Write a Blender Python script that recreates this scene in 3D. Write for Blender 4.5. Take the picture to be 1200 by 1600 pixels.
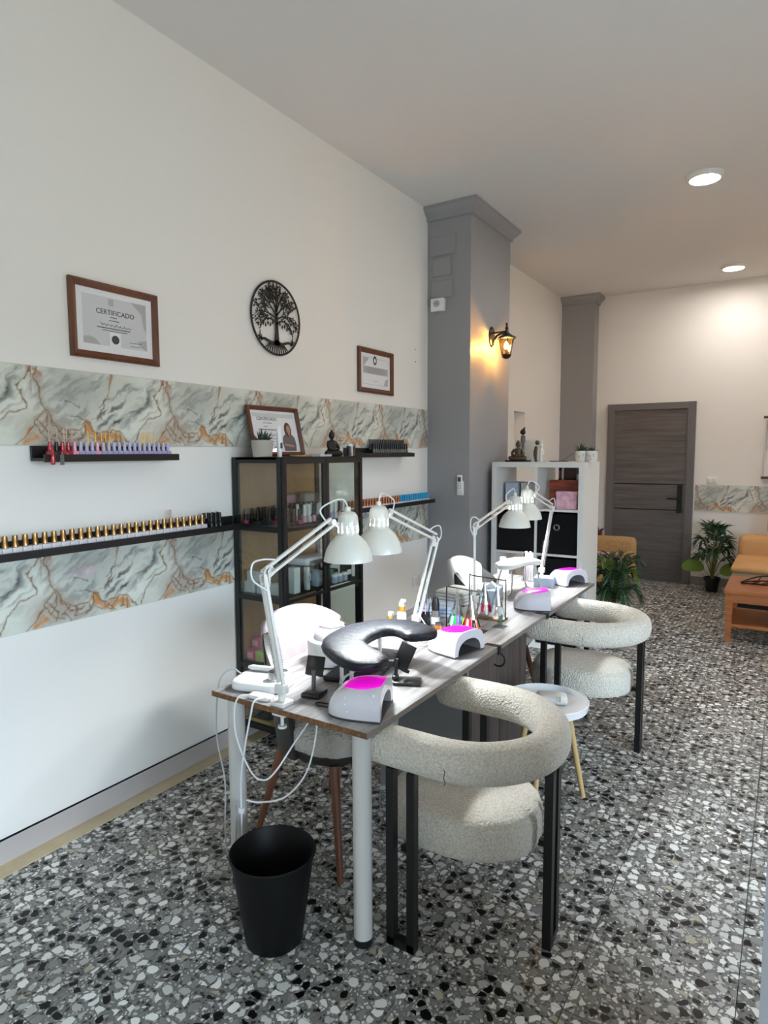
import bpy, bmesh, math, random
from mathutils import Vector, Matrix
random.seed(7)
for o in list(bpy.data.objects): bpy.data.objects.remove(o)
SC = bpy.context.scene
COL = SC.collection
PI = math.pi
cos, sin, rad = math.cos, math.sin, math.radians

# ------------------------------------------------------------------ camera
cam_d = bpy.data.cameras.new('camera'); cam = bpy.data.objects.new('camera', cam_d); COL.objects.link(cam)
_yaw, _pit, _rol = rad(32.4536), rad(5.27718), rad(0.26358)
_f = Vector((-sin(_yaw)*cos(_pit), cos(_yaw)*cos(_pit), -sin(_pit)))
_r = Vector((cos(_yaw), sin(_yaw), 0)); _d = _f.cross(_r)
_r2 = _r*cos(_rol)+_d*sin(_rol); _d2 = -_r*sin(_rol)+_d*cos(_rol)
M = Matrix((_r2, -_d2, -_f)).transposed().to_4x4(); M.translation = Vector((2.547, 0, 1.6))
cam.matrix_world = M
cam_d.sensor_fit = 'VERTICAL'; cam_d.sensor_height = 32.0; cam_d.lens = 32.0*1000/1600
cam_d.clip_start = .05; cam_d.clip_end = 60
SC.camera = cam
# ------------------------------------------------------------------ world, exposure
SC.view_settings.view_transform = 'Standard'; SC.view_settings.look = 'None'
SC.view_settings.gamma = 1; SC.view_settings.use_curve_mapping = False
SC.view_settings.exposure = 0.45
W = bpy.data.worlds.new('daylight'); SC.world = W; W.use_nodes = True
_tc = W.node_tree.nodes.new('ShaderNodeTexCoord'); _sx = W.node_tree.nodes.new('ShaderNodeSeparateXYZ'); _rp = W.node_tree.nodes.new('ShaderNodeValToRGB')
W.node_tree.links.new(_tc.outputs['Generated'], _sx.inputs[0]); W.node_tree.links.new(_sx.outputs[2], _rp.inputs[0])
_rp.color_ramp.elements[0].position = 0; _rp.color_ramp.elements[0].color = (.17, .17, .17, 1)      # street
_rp.color_ramp.elements[1].position = .06; _rp.color_ramp.elements[1].color = (.67, .79, 1.0, 1)     # sky
W.node_tree.links.new(_rp.outputs[0], W.node_tree.nodes['Background'].inputs[0])
W.node_tree.nodes['Background'].inputs[1].default_value = 17
# the shop window on the street side, right of the photographer: daylight comes in through it
pl = bpy.data.lights.new('window_daylight', 'AREA'); pl.shape = 'RECTANGLE'; pl.size = 2.15; pl.size_y = 4.2
pl.cycles.is_portal = True
plo = bpy.data.objects.new('window_daylight', pl); COL.objects.link(plo)
plo.location = (5.38, .2, 1.195); plo.rotation_euler = (0, rad(90), 0)

# ------------------------------------------------------------------ materials
def s2l(c):
    return tuple((x/12.92 if x <= .04045 else ((x+.055)/1.055)**2.4) for x in c)
def rgb(r, g, b): return s2l((r/255, g/255, b/255))
def mat(name, col, rough=.5, metal=0, spec=.5, bump=None, var=None, trans=0, coat=0, emit=None, alpha=1, coords='Object', sheen=0):
    m = bpy.data.materials.new(name); m.use_nodes = True
    nt = m.node_tree; b = nt.nodes['Principled BSDF']; L = nt.links
    b.inputs['Base Color'].default_value = (*col, 1); b.inputs['Roughness'].default_value = rough
    b.inputs['Metallic'].default_value = metal; b.inputs['Specular IOR Level'].default_value = spec
    b.inputs['Transmission Weight'].default_value = trans; b.inputs['Coat Weight'].default_value = coat
    b.inputs['Alpha'].default_value = alpha; b.inputs['Sheen Weight'].default_value = sheen
    if emit:
        b.inputs['Emission Color'].default_value = (*emit[0], 1); b.inputs['Emission Strength'].default_value = emit[1]
    if bump or var:
        tc = nt.nodes.new('ShaderNodeTexCoord')
    if bump:
        sc, st, dist = bump[:3]
        n = nt.nodes.new('ShaderNodeTexNoise'); n.inputs['Scale'].default_value = sc; n.inputs['Detail'].default_value = 4
        L.new(tc.outputs[coords], n.inputs['Vector'])
        bp = nt.nodes.new('ShaderNodeBump'); bp.inputs['Strength'].default_value = st; bp.inputs['Distance'].default_value = dist
        L.new(n.outputs['Fac'], bp.inputs['Height']); L.new(bp.outputs['Normal'], b.inputs['Normal'])
    if var:
        sc, c2, stretch = var
        mp = nt.nodes.new('ShaderNodeMapping'); mp.inputs['Scale'].default_value = stretch
        n = nt.nodes.new('ShaderNodeTexNoise'); n.inputs['Scale'].default_value = sc; n.inputs['Detail'].default_value = 6; n.inputs['Roughness'].default_value = .6
        L.new(tc.outputs[coords], mp.inputs['Vector']); L.new(mp.outputs['Vector'], n.inputs['Vector'])
        rp = nt.nodes.new('ShaderNodeValToRGB'); rp.color_ramp.elements[0].position = .32; rp.color_ramp.elements[1].position = .68
        rp.color_ramp.elements[0].color = (*col, 1); rp.color_ramp.elements[1].color = (*c2, 1)
        L.new(n.outputs['Fac'], rp.inputs['Fac']); L.new(rp.outputs['Color'], b.inputs['Base Color'])
    return m
def clear(name, col=(1, 1, 1), refl=.08, tint=.92):
    """thin clear sheet: see-through with a weak mirror"""
    m = bpy.data.materials.new(name); m.use_nodes = True; nt = m.node_tree
    for n in list(nt.nodes): nt.nodes.remove(n)
    o = nt.nodes.new('ShaderNodeOutputMaterial'); mx = nt.nodes.new('ShaderNodeMixShader')
    t = nt.nodes.new('ShaderNodeBsdfTransparent'); g = nt.nodes.new('ShaderNodeBsdfGlossy')
    t.inputs[0].default_value = (*[c*tint for c in col], 1); g.inputs['Roughness'].default_value = .03
    mx.inputs[0].default_value = refl
    nt.links.new(t.outputs[0], mx.inputs[1]); nt.links.new(g.outputs[0], mx.inputs[2]); nt.links.new(mx.outputs[0], o.inputs[0])
    return m
def emis(name, col, st):
    m = bpy.data.materials.new(name); m.use_nodes = True; nt = m.node_tree
    nt.nodes.remove(nt.nodes['Principled BSDF']); e = nt.nodes.new('ShaderNodeEmission')
    e.inputs[0].default_value = (*col, 1); e.inputs[1].default_value = st
    nt.links.new(e.outputs[0], nt.nodes['Material Output'].inputs[0]); return m
def terrazzo():
    m = mat('terrazzo', rgb(126, 124, 121), .3, coords='Object'); nt = m.node_tree; L = nt.links; b = nt.nodes['Principled BSDF']
    geo = nt.nodes.new('ShaderNodeNewGeometry')
    wn = nt.nodes.new('ShaderNodeTexNoise'); wn.inputs['Scale'].default_value = 22; wn.inputs['Detail'].default_value = 2
    L.new(geo.outputs['Position'], wn.inputs['Vector'])
    wm = nt.nodes.new('ShaderNodeVectorMath'); wm.operation = 'MULTIPLY_ADD'; wm.inputs[1].default_value = (.03,)*3
    L.new(wn.outputs['Color'], wm.inputs[0]); L.new(geo.outputs['Position'], wm.inputs[2])
    def chips(scale, gap, seed):
        off = nt.nodes.new('ShaderNodeVectorMath'); off.operation = 'ADD'; off.inputs[1].default_value = (seed, seed*.7, 0)
        L.new(wm.outputs[0], off.inputs[0])
        fl = nt.nodes.new('ShaderNodeVectorMath'); fl.operation = 'MULTIPLY'; fl.inputs[1].default_value = (1, 1, 0)
        L.new(off.outputs[0], fl.inputs[0])
        v = nt.nodes.new('ShaderNodeTexVoronoi'); v.voronoi_dimensions = '2D'; v.feature = 'F1'; v.inputs['Scale'].default_value = scale
        e = nt.nodes.new('ShaderNodeTexVoronoi'); e.voronoi_dimensions = '2D'; e.feature = 'DISTANCE_TO_EDGE'; e.inputs['Scale'].default_value = scale
        L.new(fl.outputs[0], v.inputs['Vector']); L.new(fl.outputs[0], e.inputs['Vector'])
        sep = nt.nodes.new('ShaderNodeSeparateColor'); L.new(v.outputs['Color'], sep.inputs[0])
        # width of cement round the chip varies per chip
        th = nt.nodes.new('ShaderNodeMath'); th.operation = 'MULTIPLY_ADD'; th.inputs[1].default_value = gap*2.2; th.inputs[2].default_value = gap*.5
        L.new(sep.outputs[1], th.inputs[0])
        gt = nt.nodes.new('ShaderNodeMath'); gt.operation = 'GREATER_THAN'
        L.new(e.outputs['Distance'], gt.inputs[0]); L.new(th.outputs[0], gt.inputs[1])
        lt = nt.nodes.new('ShaderNodeMath'); lt.operation = 'LESS_THAN'; lt.inputs[1].default_value = .47; L.new(v.outputs['Distance'], lt.inputs[0])
        an = nt.nodes.new('ShaderNodeMath'); an.operation = 'MULTIPLY'; L.new(gt.outputs[0], an.inputs[0]); L.new(lt.outputs[0], an.inputs[1]); gt = an
        rp = nt.nodes.new('ShaderNodeValToRGB'); rp.color_ramp.interpolation = 'CONSTANT'; el = rp.color_ramp.elements
        cols = [(0, (9, 9, 10)), (.22, (18, 18, 18)), (.29, (230, 229, 223)), (.42, (208, 207, 202)), (.55, (240, 239, 234)), (.68, (182, 181, 177)), (.82, (138, 137, 133)), (.97, (176, 170, 146))]
        for i, (p, c) in enumerate(cols):
            q = el[i] if i < 2 else el.new(p)
            q.position = p; q.color = (*rgb(*c), 1)
        L.new(sep.outputs[0], rp.inputs['Fac'])
        return gt, rp
    g1, c1 = chips(28, .12, 0.0); g2, c2 = chips(74, .12, 3.3)
    mx2 = nt.nodes.new('ShaderNodeMix'); mx2.data_type = 'RGBA'; mx2.inputs[6].default_value = (*rgb(120, 118, 114), 1)
    L.new(g2.outputs[0], mx2.inputs[0]); L.new(c2.outputs[0], mx2.inputs[7])
    hf = nt.nodes.new('ShaderNodeMix'); hf.data_type = 'RGBA'; hf.inputs[0].default_value = .75
    hf.inputs[6].default_value = (*rgb(120, 118, 114), 1); L.new(mx2.outputs[2], hf.inputs[7])
    mx1 = nt.nodes.new('ShaderNodeMix'); mx1.data_type = 'RGBA'
    L.new(g1.outputs[0], mx1.inputs[0]); L.new(hf.outputs[2], mx1.inputs[6]); L.new(c1.outputs[0], mx1.inputs[7])
    L.new(mx1.outputs[2], b.inputs['Base Color'])
    return m
def boucle():
    m = mat('boucle', rgb(228, 222, 208), .95, spec=.15, sheen=.3); nt = m.node_tree; L = nt.links; b = nt.nodes['Principled BSDF']
    tc = nt.nodes.new('ShaderNodeTexCoord')
    v = nt.nodes.new('ShaderNodeTexVoronoi'); v.feature = 'SMOOTH_F1'; v.inputs['Scale'].default_value = 135; v.inputs['Smoothness'].default_value = .4
    n = nt.nodes.new('ShaderNodeTexNoise'); n.inputs['Scale'].default_value = 60; n.inputs['Detail'].default_value = 3
    wv = nt.nodes.new('ShaderNodeVectorMath'); wv.operation = 'MULTIPLY_ADD'; wv.inputs[1].default_value = (.012,)*3
    L.new(tc.outputs['Object'], n.inputs['Vector']); L.new(n.outputs['Color'], wv.inputs[0]); L.new(tc.outputs['Object'], wv.inputs[2])
    L.new(wv.outputs[0], v.inputs['Vector'])
    bp = nt.nodes.new('ShaderNodeBump'); bp.invert = True; bp.inputs['Strength'].default_value = .9; bp.inputs['Distance'].default_value = .006
    L.new(v.outputs['Distance'], bp.inputs['Height']); L.new(bp.outputs['Normal'], b.inputs['Normal'])
    rp = nt.nodes.new('ShaderNodeValToRGB'); e = rp.color_ramp.elements
    e[0].position = .1; e[0].color = (*rgb(234, 228, 216), 1); e[1].position = .8; e[1].color = (*rgb(206, 197, 182), 1)
    L.new(v.outputs['Distance'], rp.inputs['Fac']); L.new(rp.outputs['Color'], b.inputs['Base Color'])
    return m
def attr_mat(name, rough=.12, coat=.4):
    m = mat(name, (1, 1, 1), rough, coat=coat); nt = m.node_tree
    a = nt.nodes.new('ShaderNodeVertexColor'); a.layer_name = 'print'
    nt.links.new(a.outputs['Color'], nt.nodes['Principled BSDF'].inputs['Base Color']); return m

WALL = mat('wall_paint', rgb(237, 233, 227), .75, spec=.25, bump=(35, .08, .002))
CEIL = mat('ceiling_paint', rgb(226, 224, 221), .85, spec=.15)
GREYP = mat('grey_paint', rgb(150, 149, 150), .45, spec=.4, bump=(18, .12, .003))
BASEB = mat('baseboard_grey', rgb(184, 176, 173), .4)
SAND = mat('sand_stone', rgb(193, 176, 142), .5, var=(9, rgb(206, 190, 158), (1, 1, 1)))
TERR = terrazzo()
TERR.node_tree.nodes['Principled BSDF'].inputs['Specular IOR Level'].default_value = .22
MARB = attr_mat('marble_print')
GROUT = mat('grout', rgb(190, 188, 178), .8)
BLACK = mat('black_metal', rgb(14, 14, 15), .38)
BLACKM = mat('black_matte', rgb(17, 17, 18), .6)
BLACKP = mat('black_plastic', rgb(20, 20, 22), .3)
BLACKF = mat('black_fabric', rgb(20, 20, 22), .95, spec=.1, bump=(300, .3, .001))
WHITEP = mat('white_plastic', rgb(236, 236, 236), .25)
WHITEM = mat('white_metal', rgb(228, 226, 220), .32)
CREAM = mat('cream_enamel', rgb(224, 222, 212), .28, coat=.3)
WHITEL = mat('white_laminate', rgb(228, 226, 221), .4)
CHROME = mat('chrome', rgb(200, 200, 200), .15, metal=1)
STEEL = mat('steel', rgb(150, 150, 152), .3, metal=1)
GOLD = mat('gold_cap', rgb(172, 136, 88), .28, metal=1)
GOLDY = mat('gold_yellow', rgb(226, 170, 70), .3, metal=.7)
COPPER = mat('copper_cap', rgb(168, 98, 66), .35, metal=.6)
BLUE = mat('blue_cap', rgb(20, 150, 200), .35)
BRONZE = mat('bronze_wire', rgb(120, 98, 76), .35, metal=.8)
LEATHER = mat('black_leather', rgb(28, 29, 36), .46, spec=.28, bump=(38, .6, .006))
DKVINYL = mat('dark_grey_vinyl', rgb(48, 45, 43), .45)
WALNUT = mat('walnut_frame', rgb(88, 48, 30), .4, var=(14, rgb(116, 66, 40), (1, 1, .3)))
LEGWOOD = mat('brown_leg_wood', rgb(104, 62, 40), .45, var=(20, rgb(120, 74, 48), (1, 1, .2)))
PALEWOOD = mat('pale_leg_wood', rgb(190, 158, 104), .5, var=(20, rgb(205, 174, 120), (1, 1, .2)))
ORANGEW = mat('orange_wood', rgb(150, 88, 44), .4, var=(9, rgb(178, 108, 58), (.25, 2.5, 2.5)))
TABLE = mat('grey_wood_laminate', rgb(106, 101, 99), .34, var=(6, rgb(190, 186, 184), (5, .3, 5)))
CHIP = mat('chipboard_edge', rgb(84, 58, 38), .8, var=(90, rgb(140, 98, 60), (1, 1, 1)))
DKWOOD = mat('dark_wood_panel', rgb(66, 56, 52), .5, var=(9, rgb(92, 80, 75), (5, 5, .25)))
DOORM = mat('grey_wood_door', rgb(82, 78, 77), .45, var=(5, rgb(108, 103, 101), (.35, 3, 5)))
DOORF = mat('door_frame_grey', rgb(104, 102, 101), .45)
PINKTOP = mat('magenta_window', rgb(255, 14, 226), .2, coat=.5, emit=(rgb(255, 20, 220), .35))  # slight glow put into the pink plastic by emission
SHELL = mat('lamp_shell_white', rgb(218, 214, 221), .18, coat=.5)
DKGREY = mat('dark_grey_plastic', rgb(70, 68, 68), .4)
TOWEL = mat('pink_white_towel', rgb(152, 140, 142), .95, spec=.1, bump=(150, .4, .002))
WTOWEL = mat('white_towel', rgb(216, 214, 210), .95, spec=.1, bump=(150, .4, .002))
FUR = mat('white_fur', rgb(214, 206, 194), 1, spec=.05, bump=(90, 1, .025), sheen=.4)
SOIL = mat('soil', rgb(40, 30, 22), 1)
LEAF = mat('palm_leaf', rgb(20, 48, 26), .45, var=(6, rgb(34, 70, 36), (1, 1, 1)))
LEAFL = mat('palm_leaf_light', rgb(96, 126, 40), .45)
SUCC = mat('succulent_leaf', rgb(40, 64, 44), .45)
STEMG = mat('palm_stem', rgb(110, 118, 60), .5)
CONC = mat('beige_concrete', rgb(176, 168, 158), .8, bump=(60, .2, .002))
WHITECER = mat('white_ceramic', rgb(222, 220, 214), .3)
PAPER = mat('paper', rgb(226, 226, 228), .35, coat=.2)
PAPERC = mat('cream_paper', rgb(226, 218, 206), .35, coat=.2)
INK = mat('ink', rgb(62, 62, 66), .6)
INKG = mat('grey_ink', rgb(176, 174, 172), .6)
INKL = mat('light_grey_ink', rgb(204, 203, 204), .6)
SKINP = mat('print_skin', rgb(176, 128, 108), .5)
SHIRTP = mat('print_shirt', rgb(92, 88, 92), .5)
HAIRP = mat('print_hair', rgb(58, 40, 34), .5)
GLASS = clear('glass_pane', (.93, .97, .95), .07, .97)
AMBERG = clear('amber_glass', (1, .82, .5), .06, .98)
ACRYL = clear('clear_acrylic', (.94, .97, .97), .14, .94)
BROWNBACK = mat('brown_back_panel', rgb(186, 138, 92), .6, var=(4, rgb(158, 114, 72), (1, 1, .4)))
YELLOWW = mat('yellow_wood', rgb(186, 160, 96), .6)
TANSHEET = mat('tan_sheet', rgb(206, 160, 110), .9, spec=.1, bump=(12, .4, .01))
BEIGEB = mat('beige_upholstery', rgb(190, 176, 152), .8)
PINKT = mat('pink_towel', rgb(206, 150, 152), .95, bump=(200, .4, .002))
BAMBOO = mat('tan_wicker', rgb(196, 160, 108), .8, var=(60, rgb(150, 112, 66), (1, 1, 4)))
DARKRED = mat('dark_red_print', rgb(34, 22, 22), .35, var=(9, rgb(190, 84, 60), (.5, .5, 2.2)))
PINKBOX = mat('pink_floral_print', rgb(206, 140, 160), .5, var=(22, rgb(236, 196, 204), (1, 1, 1)))
BLUEBOX = mat('pale_blue_box', rgb(170, 180, 196), .5)
BROWNBOX = mat('dark_brown_wood', rgb(82, 56, 40), .5)
BRONZEST = mat('bronze_figure', rgb(92, 76, 60), .35, metal=.5, bump=(60, .3, .004))
CANDLE = mat('purple_wax', rgb(74, 40, 56), .4)
REDB = mat('red_polish', rgb(176, 16, 44), .15, coat=.5)
PINKB = mat('pink_polish', rgb(232, 160, 182), .2, coat=.4)
LILAC = mat('lilac_bottle', rgb(170, 164, 204), .3)
LILACD = mat('lilac_cap', rgb(186, 182, 212), .3)
GREENB = mat('green_print', rgb(150, 180, 80), .5)
MAGB = mat('magenta_print', rgb(190, 70, 120), .5)
AMBERL = mat('amber_liquid', rgb(150, 84, 30), .15, coat=.5)
BULB = emis('lamp_bulb', (.88, .95, 1.0), 580)
PANEL = emis('ceiling_panel', (1, .93, .87), 108)
FLAME = emis('warm_bulb', (1, .55, .16), 900)
TIPS = [mat('tip_'+n, rgb(*c), .2, coat=.5) for n, c in (('green', (20, 200, 90)), ('violet', (130, 100, 190)), ('blue', (40, 50, 120)), ('black', (24, 20, 26)), ('orange', (240, 110, 30)), ('yellow', (236, 190, 30)), ('red', (220, 24, 30)), ('crimson', (190, 20, 70)), ('pale', (226, 222, 220)), ('teal', (40, 130, 110)))]
TIPCLEAR = clear('clear_tip', (.95, .97, .97), .34, .9)
# ------------------------------------------------------------------ builders
class G:
    """collects shapes for ONE mesh"""
    def __init__(s): s.v = []; s.f = []; s.m = []
    def add(s, vs, fs, mi=0):
        n = len(s.v); s.v += [tuple(v) for v in vs]; s.f += [tuple(i+n for i in f) for f in fs]; s.m += [mi]*len(fs); return s
    def box(s, x0, x1, y0, y1, z0, z1, mi=0, b=0):
        if b: return s.rbox(x0, x1, y0, y1, z0, z1, b, mi)
        vs = [(x, y, z) for x in (x0, x1) for y in (y0, y1) for z in (z0, z1)]
        return s.add(vs, [(0, 1, 3, 2), (4, 6, 7, 5), (0, 4, 5, 1), (2, 3, 7, 6), (0, 2, 6, 4), (1, 5, 7, 3)], mi)
    def rbox(s, x0, x1, y0, y1, z0, z1, b, mi=0, seg=2):
        bm = bmesh.new(); bmesh.ops.create_cube(bm, size=1)
        for v in bm.verts:
            v.co = Vector(((x0+x1)/2+v.co.x*(x1-x0), (y0+y1)/2+v.co.y*(y1-y0), (z0+z1)/2+v.co.z*(z1-z0)))
        bmesh.ops.bevel(bm, geom=bm.edges[:], offset=min(b, .49*min(x1-x0, y1-y0, z1-z0)), segments=seg, profile=.5, affect='EDGES')
        bm.verts.index_update()
        s.add([v.co[:] for v in bm.verts], [[v.index for v in f.verts] for f in bm.faces], mi); bm.free(); return s
    def rod(s, p, q, r, r2=None, n=10, mi=0, cap=True, roll=0):
        p, q = Vector(p), Vector(q); r2 = r if r2 is None else r2; d = (q-p).normalized()
        a = d.cross(Vector((0, 0, 1)));
        if a.length < 1e-4: a = Vector((1, 0, 0))
        a.normalize(); c = d.cross(a); vs = []
        for k in range(n):
            t = 2*PI*k/n+roll; u = a*cos(t)+c*sin(t); vs += [p+u*r, q+u*r2]
        fs = [(2*k, 2*((k+1) % n), 2*((k+1) % n)+1, 2*k+1) for k in range(n)]
        if cap: fs += [tuple(2*k for k in range(n))[::-1], tuple(2*k+1 for k in range(n))]
        return s.add(vs, fs, mi)
    def bar(s, p, q, w, mi=0): return s.rod(p, q, w*.7071, n=4, mi=mi, roll=PI/4)
    def lathe(s, prof, n=24, c=(0, 0, 0), mi=0, skip=None, cap0=False, cap1=False, sx=1, sy=1):
        N = len(prof); vs = []
        for k in range(n):
            t = 2*PI*k/n; vs += [(c[0]+r*cos(t)*sx, c[1]+r*sin(t)*sy, c[2]+z) for r, z in prof]
        fs = [(k*N+i, ((k+1) % n)*N+i, ((k+1) % n)*N+i+1, k*N+i+1) for k in range(n) for i in range(N-1) if not (skip and skip(k, i))]
        if cap0: fs.append(tuple(k*N for k in range(n))[::-1])
        if cap1: fs.append(tuple(k*N+N-1 for k in range(n)))
        return s.add(vs, fs, mi)
    def ball(s, c, r, n=10, mi=0, sz=1, sx=1, sy=1):
        k = max(5, n//2); return s.lathe([(r*sin(PI*i/k)+(1e-5), -r*cos(PI*i/k)*sz) for i in range(k+1)], n, c, mi, sx=sx, sy=sy)
    def tube(s, pts, r, n=8, mi=0, closed=False, cap=True, ry=None, up=(0, 0, 1), sq=2.0):
        """sweep; r may be a list; ry = half size along 'up' when not round"""
        P = [Vector(p) for p in pts]; m = len(P); vs = []; a0 = None
        R = r if isinstance(r, (list, tuple)) else [r]*m
        for i in range(m):
            d = (P[(i+1) % m]-P[i-1]) if closed else (P[min(i+1, m-1)]-P[max(i-1, 0)])
            d.normalize()
            if ry is not None: a = d.cross(Vector(up))
            else:
                a = d.cross(Vector(up)) if a0 is None else a0-d*a0.dot(d)
                if a.length < 1e-4: a = d.cross(Vector((1, 0, 0)))
            a.normalize(); a0 = a; c = a.cross(d)
            k = 1 if ry is None else ry/max(R) if not isinstance(ry, (list, tuple)) else ry[i]/R[i]
            for j in range(n):
                t = 2*PI*j/n; cx, sx_ = cos(t), sin(t)
                if sq != 2.0:
                    cx = math.copysign(abs(cx)**(2/sq), cx); sx_ = math.copysign(abs(sx_)**(2/sq), sx_)
                vs.append(P[i]+a*R[i]*cx+c*R[i]*k*sx_)
        e = m if closed else m-1
        fs = [(i*n+j, ((i+1) % m)*n+j, ((i+1) % m)*n+(j+1) % n, i*n+(j+1) % n) for i in range(e) for j in range(n)]
        if cap and not closed: fs += [tuple(range(n)), tuple((m-1)*n+j for j in range(n))[::-1]]
        return s.add(vs, fs, mi)
    def prism(s, poly, z0, z1, mi=0, plane='xy'):
        """extrude a 2D outline; plane 'yz' puts (u,v) on y,z and thickness on x"""
        n = len(poly)
        f = {'xy': lambda u, v, w: (u, v, w), 'yz': lambda u, v, w: (w, u, v), 'xz': lambda u, v, w: (u, w, v)}[plane]
        vs = [f(u, v, z0) for u, v in poly]+[f(u, v, z1) for u, v in poly]
        return s.add(vs, [tuple(range(n))[::-1], tuple(range(n, 2*n))]+[(i, (i+1) % n, n+(i+1) % n, n+i) for i in range(n)], mi)
    def rings(s, loops, mi=0, cap=True):
        n = len(loops[0]); vs = [p for l in loops for p in l]
        fs = [(i*n+j, i*n+(j+1) % n, (i+1)*n+(j+1) % n, (i+1)*n+j) for i in range(len(loops)-1) for j in range(n)]
        if cap: fs += [tuple(range(n))[::-1], tuple((len(loops)-1)*n+j for j in range(n))]
        return s.add(vs, fs, mi)
    def move(s, M):
        s.v = [tuple(M @ Vector(v)) for v in s.v]; return s
    def build(s, name, mats, parent=None, smooth=True, loc=(0, 0, 0), ang=40):
        me = bpy.data.meshes.new(name); me.from_pydata(s.v, [], s.f)
        for m in (mats if isinstance(mats, (list, tuple)) else [mats]): me.materials.append(m)
        if max(s.m, default=0): me.polygons.foreach_set('material_index', s.m)
        bm = bmesh.new(); bm.from_mesh(me); bmesh.ops.recalc_face_normals(bm, faces=bm.faces[:]); bm.to_mesh(me); bm.free()
        if smooth:
            me.polygons.foreach_set('use_smooth', [True]*len(me.polygons)); me.set_sharp_from_angle(angle=rad(ang))
        o = bpy.data.objects.new(name, me); COL.objects.link(o); o.location = loc
        if parent: o.parent = parent
        return o
def tag(o, label=None, cat=None, group=None, kind=None):
    for k, v in (('label', label), ('category', cat), ('group', group), ('kind', kind)):
        if v: o[k] = v
    return o
def thing(name, label, cat, loc=(0, 0, 0), rz=0, group=None):
    o = bpy.data.objects.new(name, None); COL.objects.link(o); o.empty_display_size = .05
    o.location = loc; o.rotation_euler = (0, 0, rad(rz)); return tag(o, label, cat, group)
def struct(o): o['kind'] = 'structure'; return o
KIDS = {}
def dup(root, loc, rz=None, label=None, group=None, mats=None):
    """a copy of a thing with its parts and their sub-parts; mats swaps materials by part name"""
    def cp(o, par):
        c = o.copy(); COL.objects.link(c); c.parent = par
        key = o.name.split('.')[0]
        if mats and key in mats and o.data:
            c.data = o.data.copy() if (o.data.name, mats[key].name) not in KIDS else KIDS[(o.data.name, mats[key].name)]
            KIDS[(o.data.name, mats[key].name)] = c.data
            c.data.materials[0] = mats[key]
        for ch in [k for k in KIDSOF.get(o.name, [])]: cp(ch, c)
        return c
    KIDSOF.clear()
    for o in COL.objects:
        if o.parent: KIDSOF.setdefault(o.parent.name, []).append(o)
    c = cp(root, None); c.location = loc
    if rz is not None: c.rotation_euler = (0, 0, rad(rz))
    if label: c['label'] = label
    if group: c['group'] = group
    return c
KIDSOF = {}
def arc(cx, cy, r, a0, a1, n, z=0): return [(cx+r*cos(rad(a0+(a1-a0)*i/n)), cy+r*sin(rad(a0+(a1-a0)*i/n)), z) for i in range(n+1)]
def smooth_path(pts, n=6):
    """Catmull-Rom through points"""
    P = [Vector(p) for p in pts]; P = [2*P[0]-P[1]]+P+[2*P[-1]-P[-2]]; out = []
    for i in range(1, len(P)-2):
        a, b, c, d = P[i-1:i+3]
        for k in range(n):
            t = k/n; out.append(.5*((2*b)+(c-a)*t+(2*a-5*b+4*c-d)*t*t+(3*b-a-3*c+d)*t**3))
    return out+[P[-2]]
def lettering(body, size, mat_, parent, M, name='lettering', ext=.0004, font_align='CENTER'):
    cu = bpy.data.curves.new(name, 'FONT'); cu.body = body; cu.size = size; cu.align_x = font_align; cu.extrude = ext
    t = bpy.data.objects.new(name+'_source', cu); COL.objects.link(t)
    bpy.context.view_layer.update()
    me = bpy.data.meshes.new_from_object(t.evaluated_get(bpy.context.evaluated_depsgraph_get()))
    bpy.data.objects.remove(t); me.transform(M); me.materials.clear(); me.materials.append(mat_)
    o = bpy.data.objects.new(name, me); COL.objects.link(o); o.parent = parent; return o
# ================================================================== the room
YB, CE, XR, YF = 8.44, 3.535, 5.4, -2.3
# left wall with a niche between the piers
NY0, NY1, NZ0, NZ1 = 6.62, 6.96, 1.60, 2.045
g = G(); T = -.15
g.box(T, 0, YF, NY0, 0, CE); g.box(T, 0, NY1, YB+.15, 0, CE); g.box(T, 0, NY0, NY1, 0, NZ0); g.box(T, 0, NY0, NY1, NZ1, CE)
g.box(T-.04, -.12, NY0-.02, NY1+.02, NZ0-.02, NZ1+.02)
struct(g.build('wall_left', WALL, smooth=False))
struct(G().box(0, XR, YB, YB+.15, 0, CE).build('wall_back', WALL, smooth=False))
struct(G().box(XR, XR+.15, YF, -1.9, 0, CE).box(XR, XR+.15, 2.3, YB, 0, CE).box(XR, XR+.15, -1.9, 2.3, 2.27, CE).box(XR, XR+.15, -1.9, 2.3, 0, .12).build('wall_right', WALL, smooth=False))
struct(G().box(0, XR, YF-.15, YF, 0, CE).build('wall_front', WALL, smooth=False))
w = struct(G().box(XR+.09, XR+.10, -1.9, 2.3, .12, 2.27).build('window_1', GLASS, smooth=False))
for y in (-1.9, -.52, .88, 2.26): G().box(XR+.05, XR+.13, y, y+.04, .12, 2.27).build('mullion', BLACK, w, smooth=False)
for z in (.12, 2.23): G().box(XR+.05, XR+.13, -1.86, 2.26, z, z+.04).build('frame_rail', BLACK, w, smooth=False)
struct(G().box(-.15, XR+.15, YF-.15, YB+.15, CE, CE+.1).build('ceiling', CEIL, smooth=False))
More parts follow.
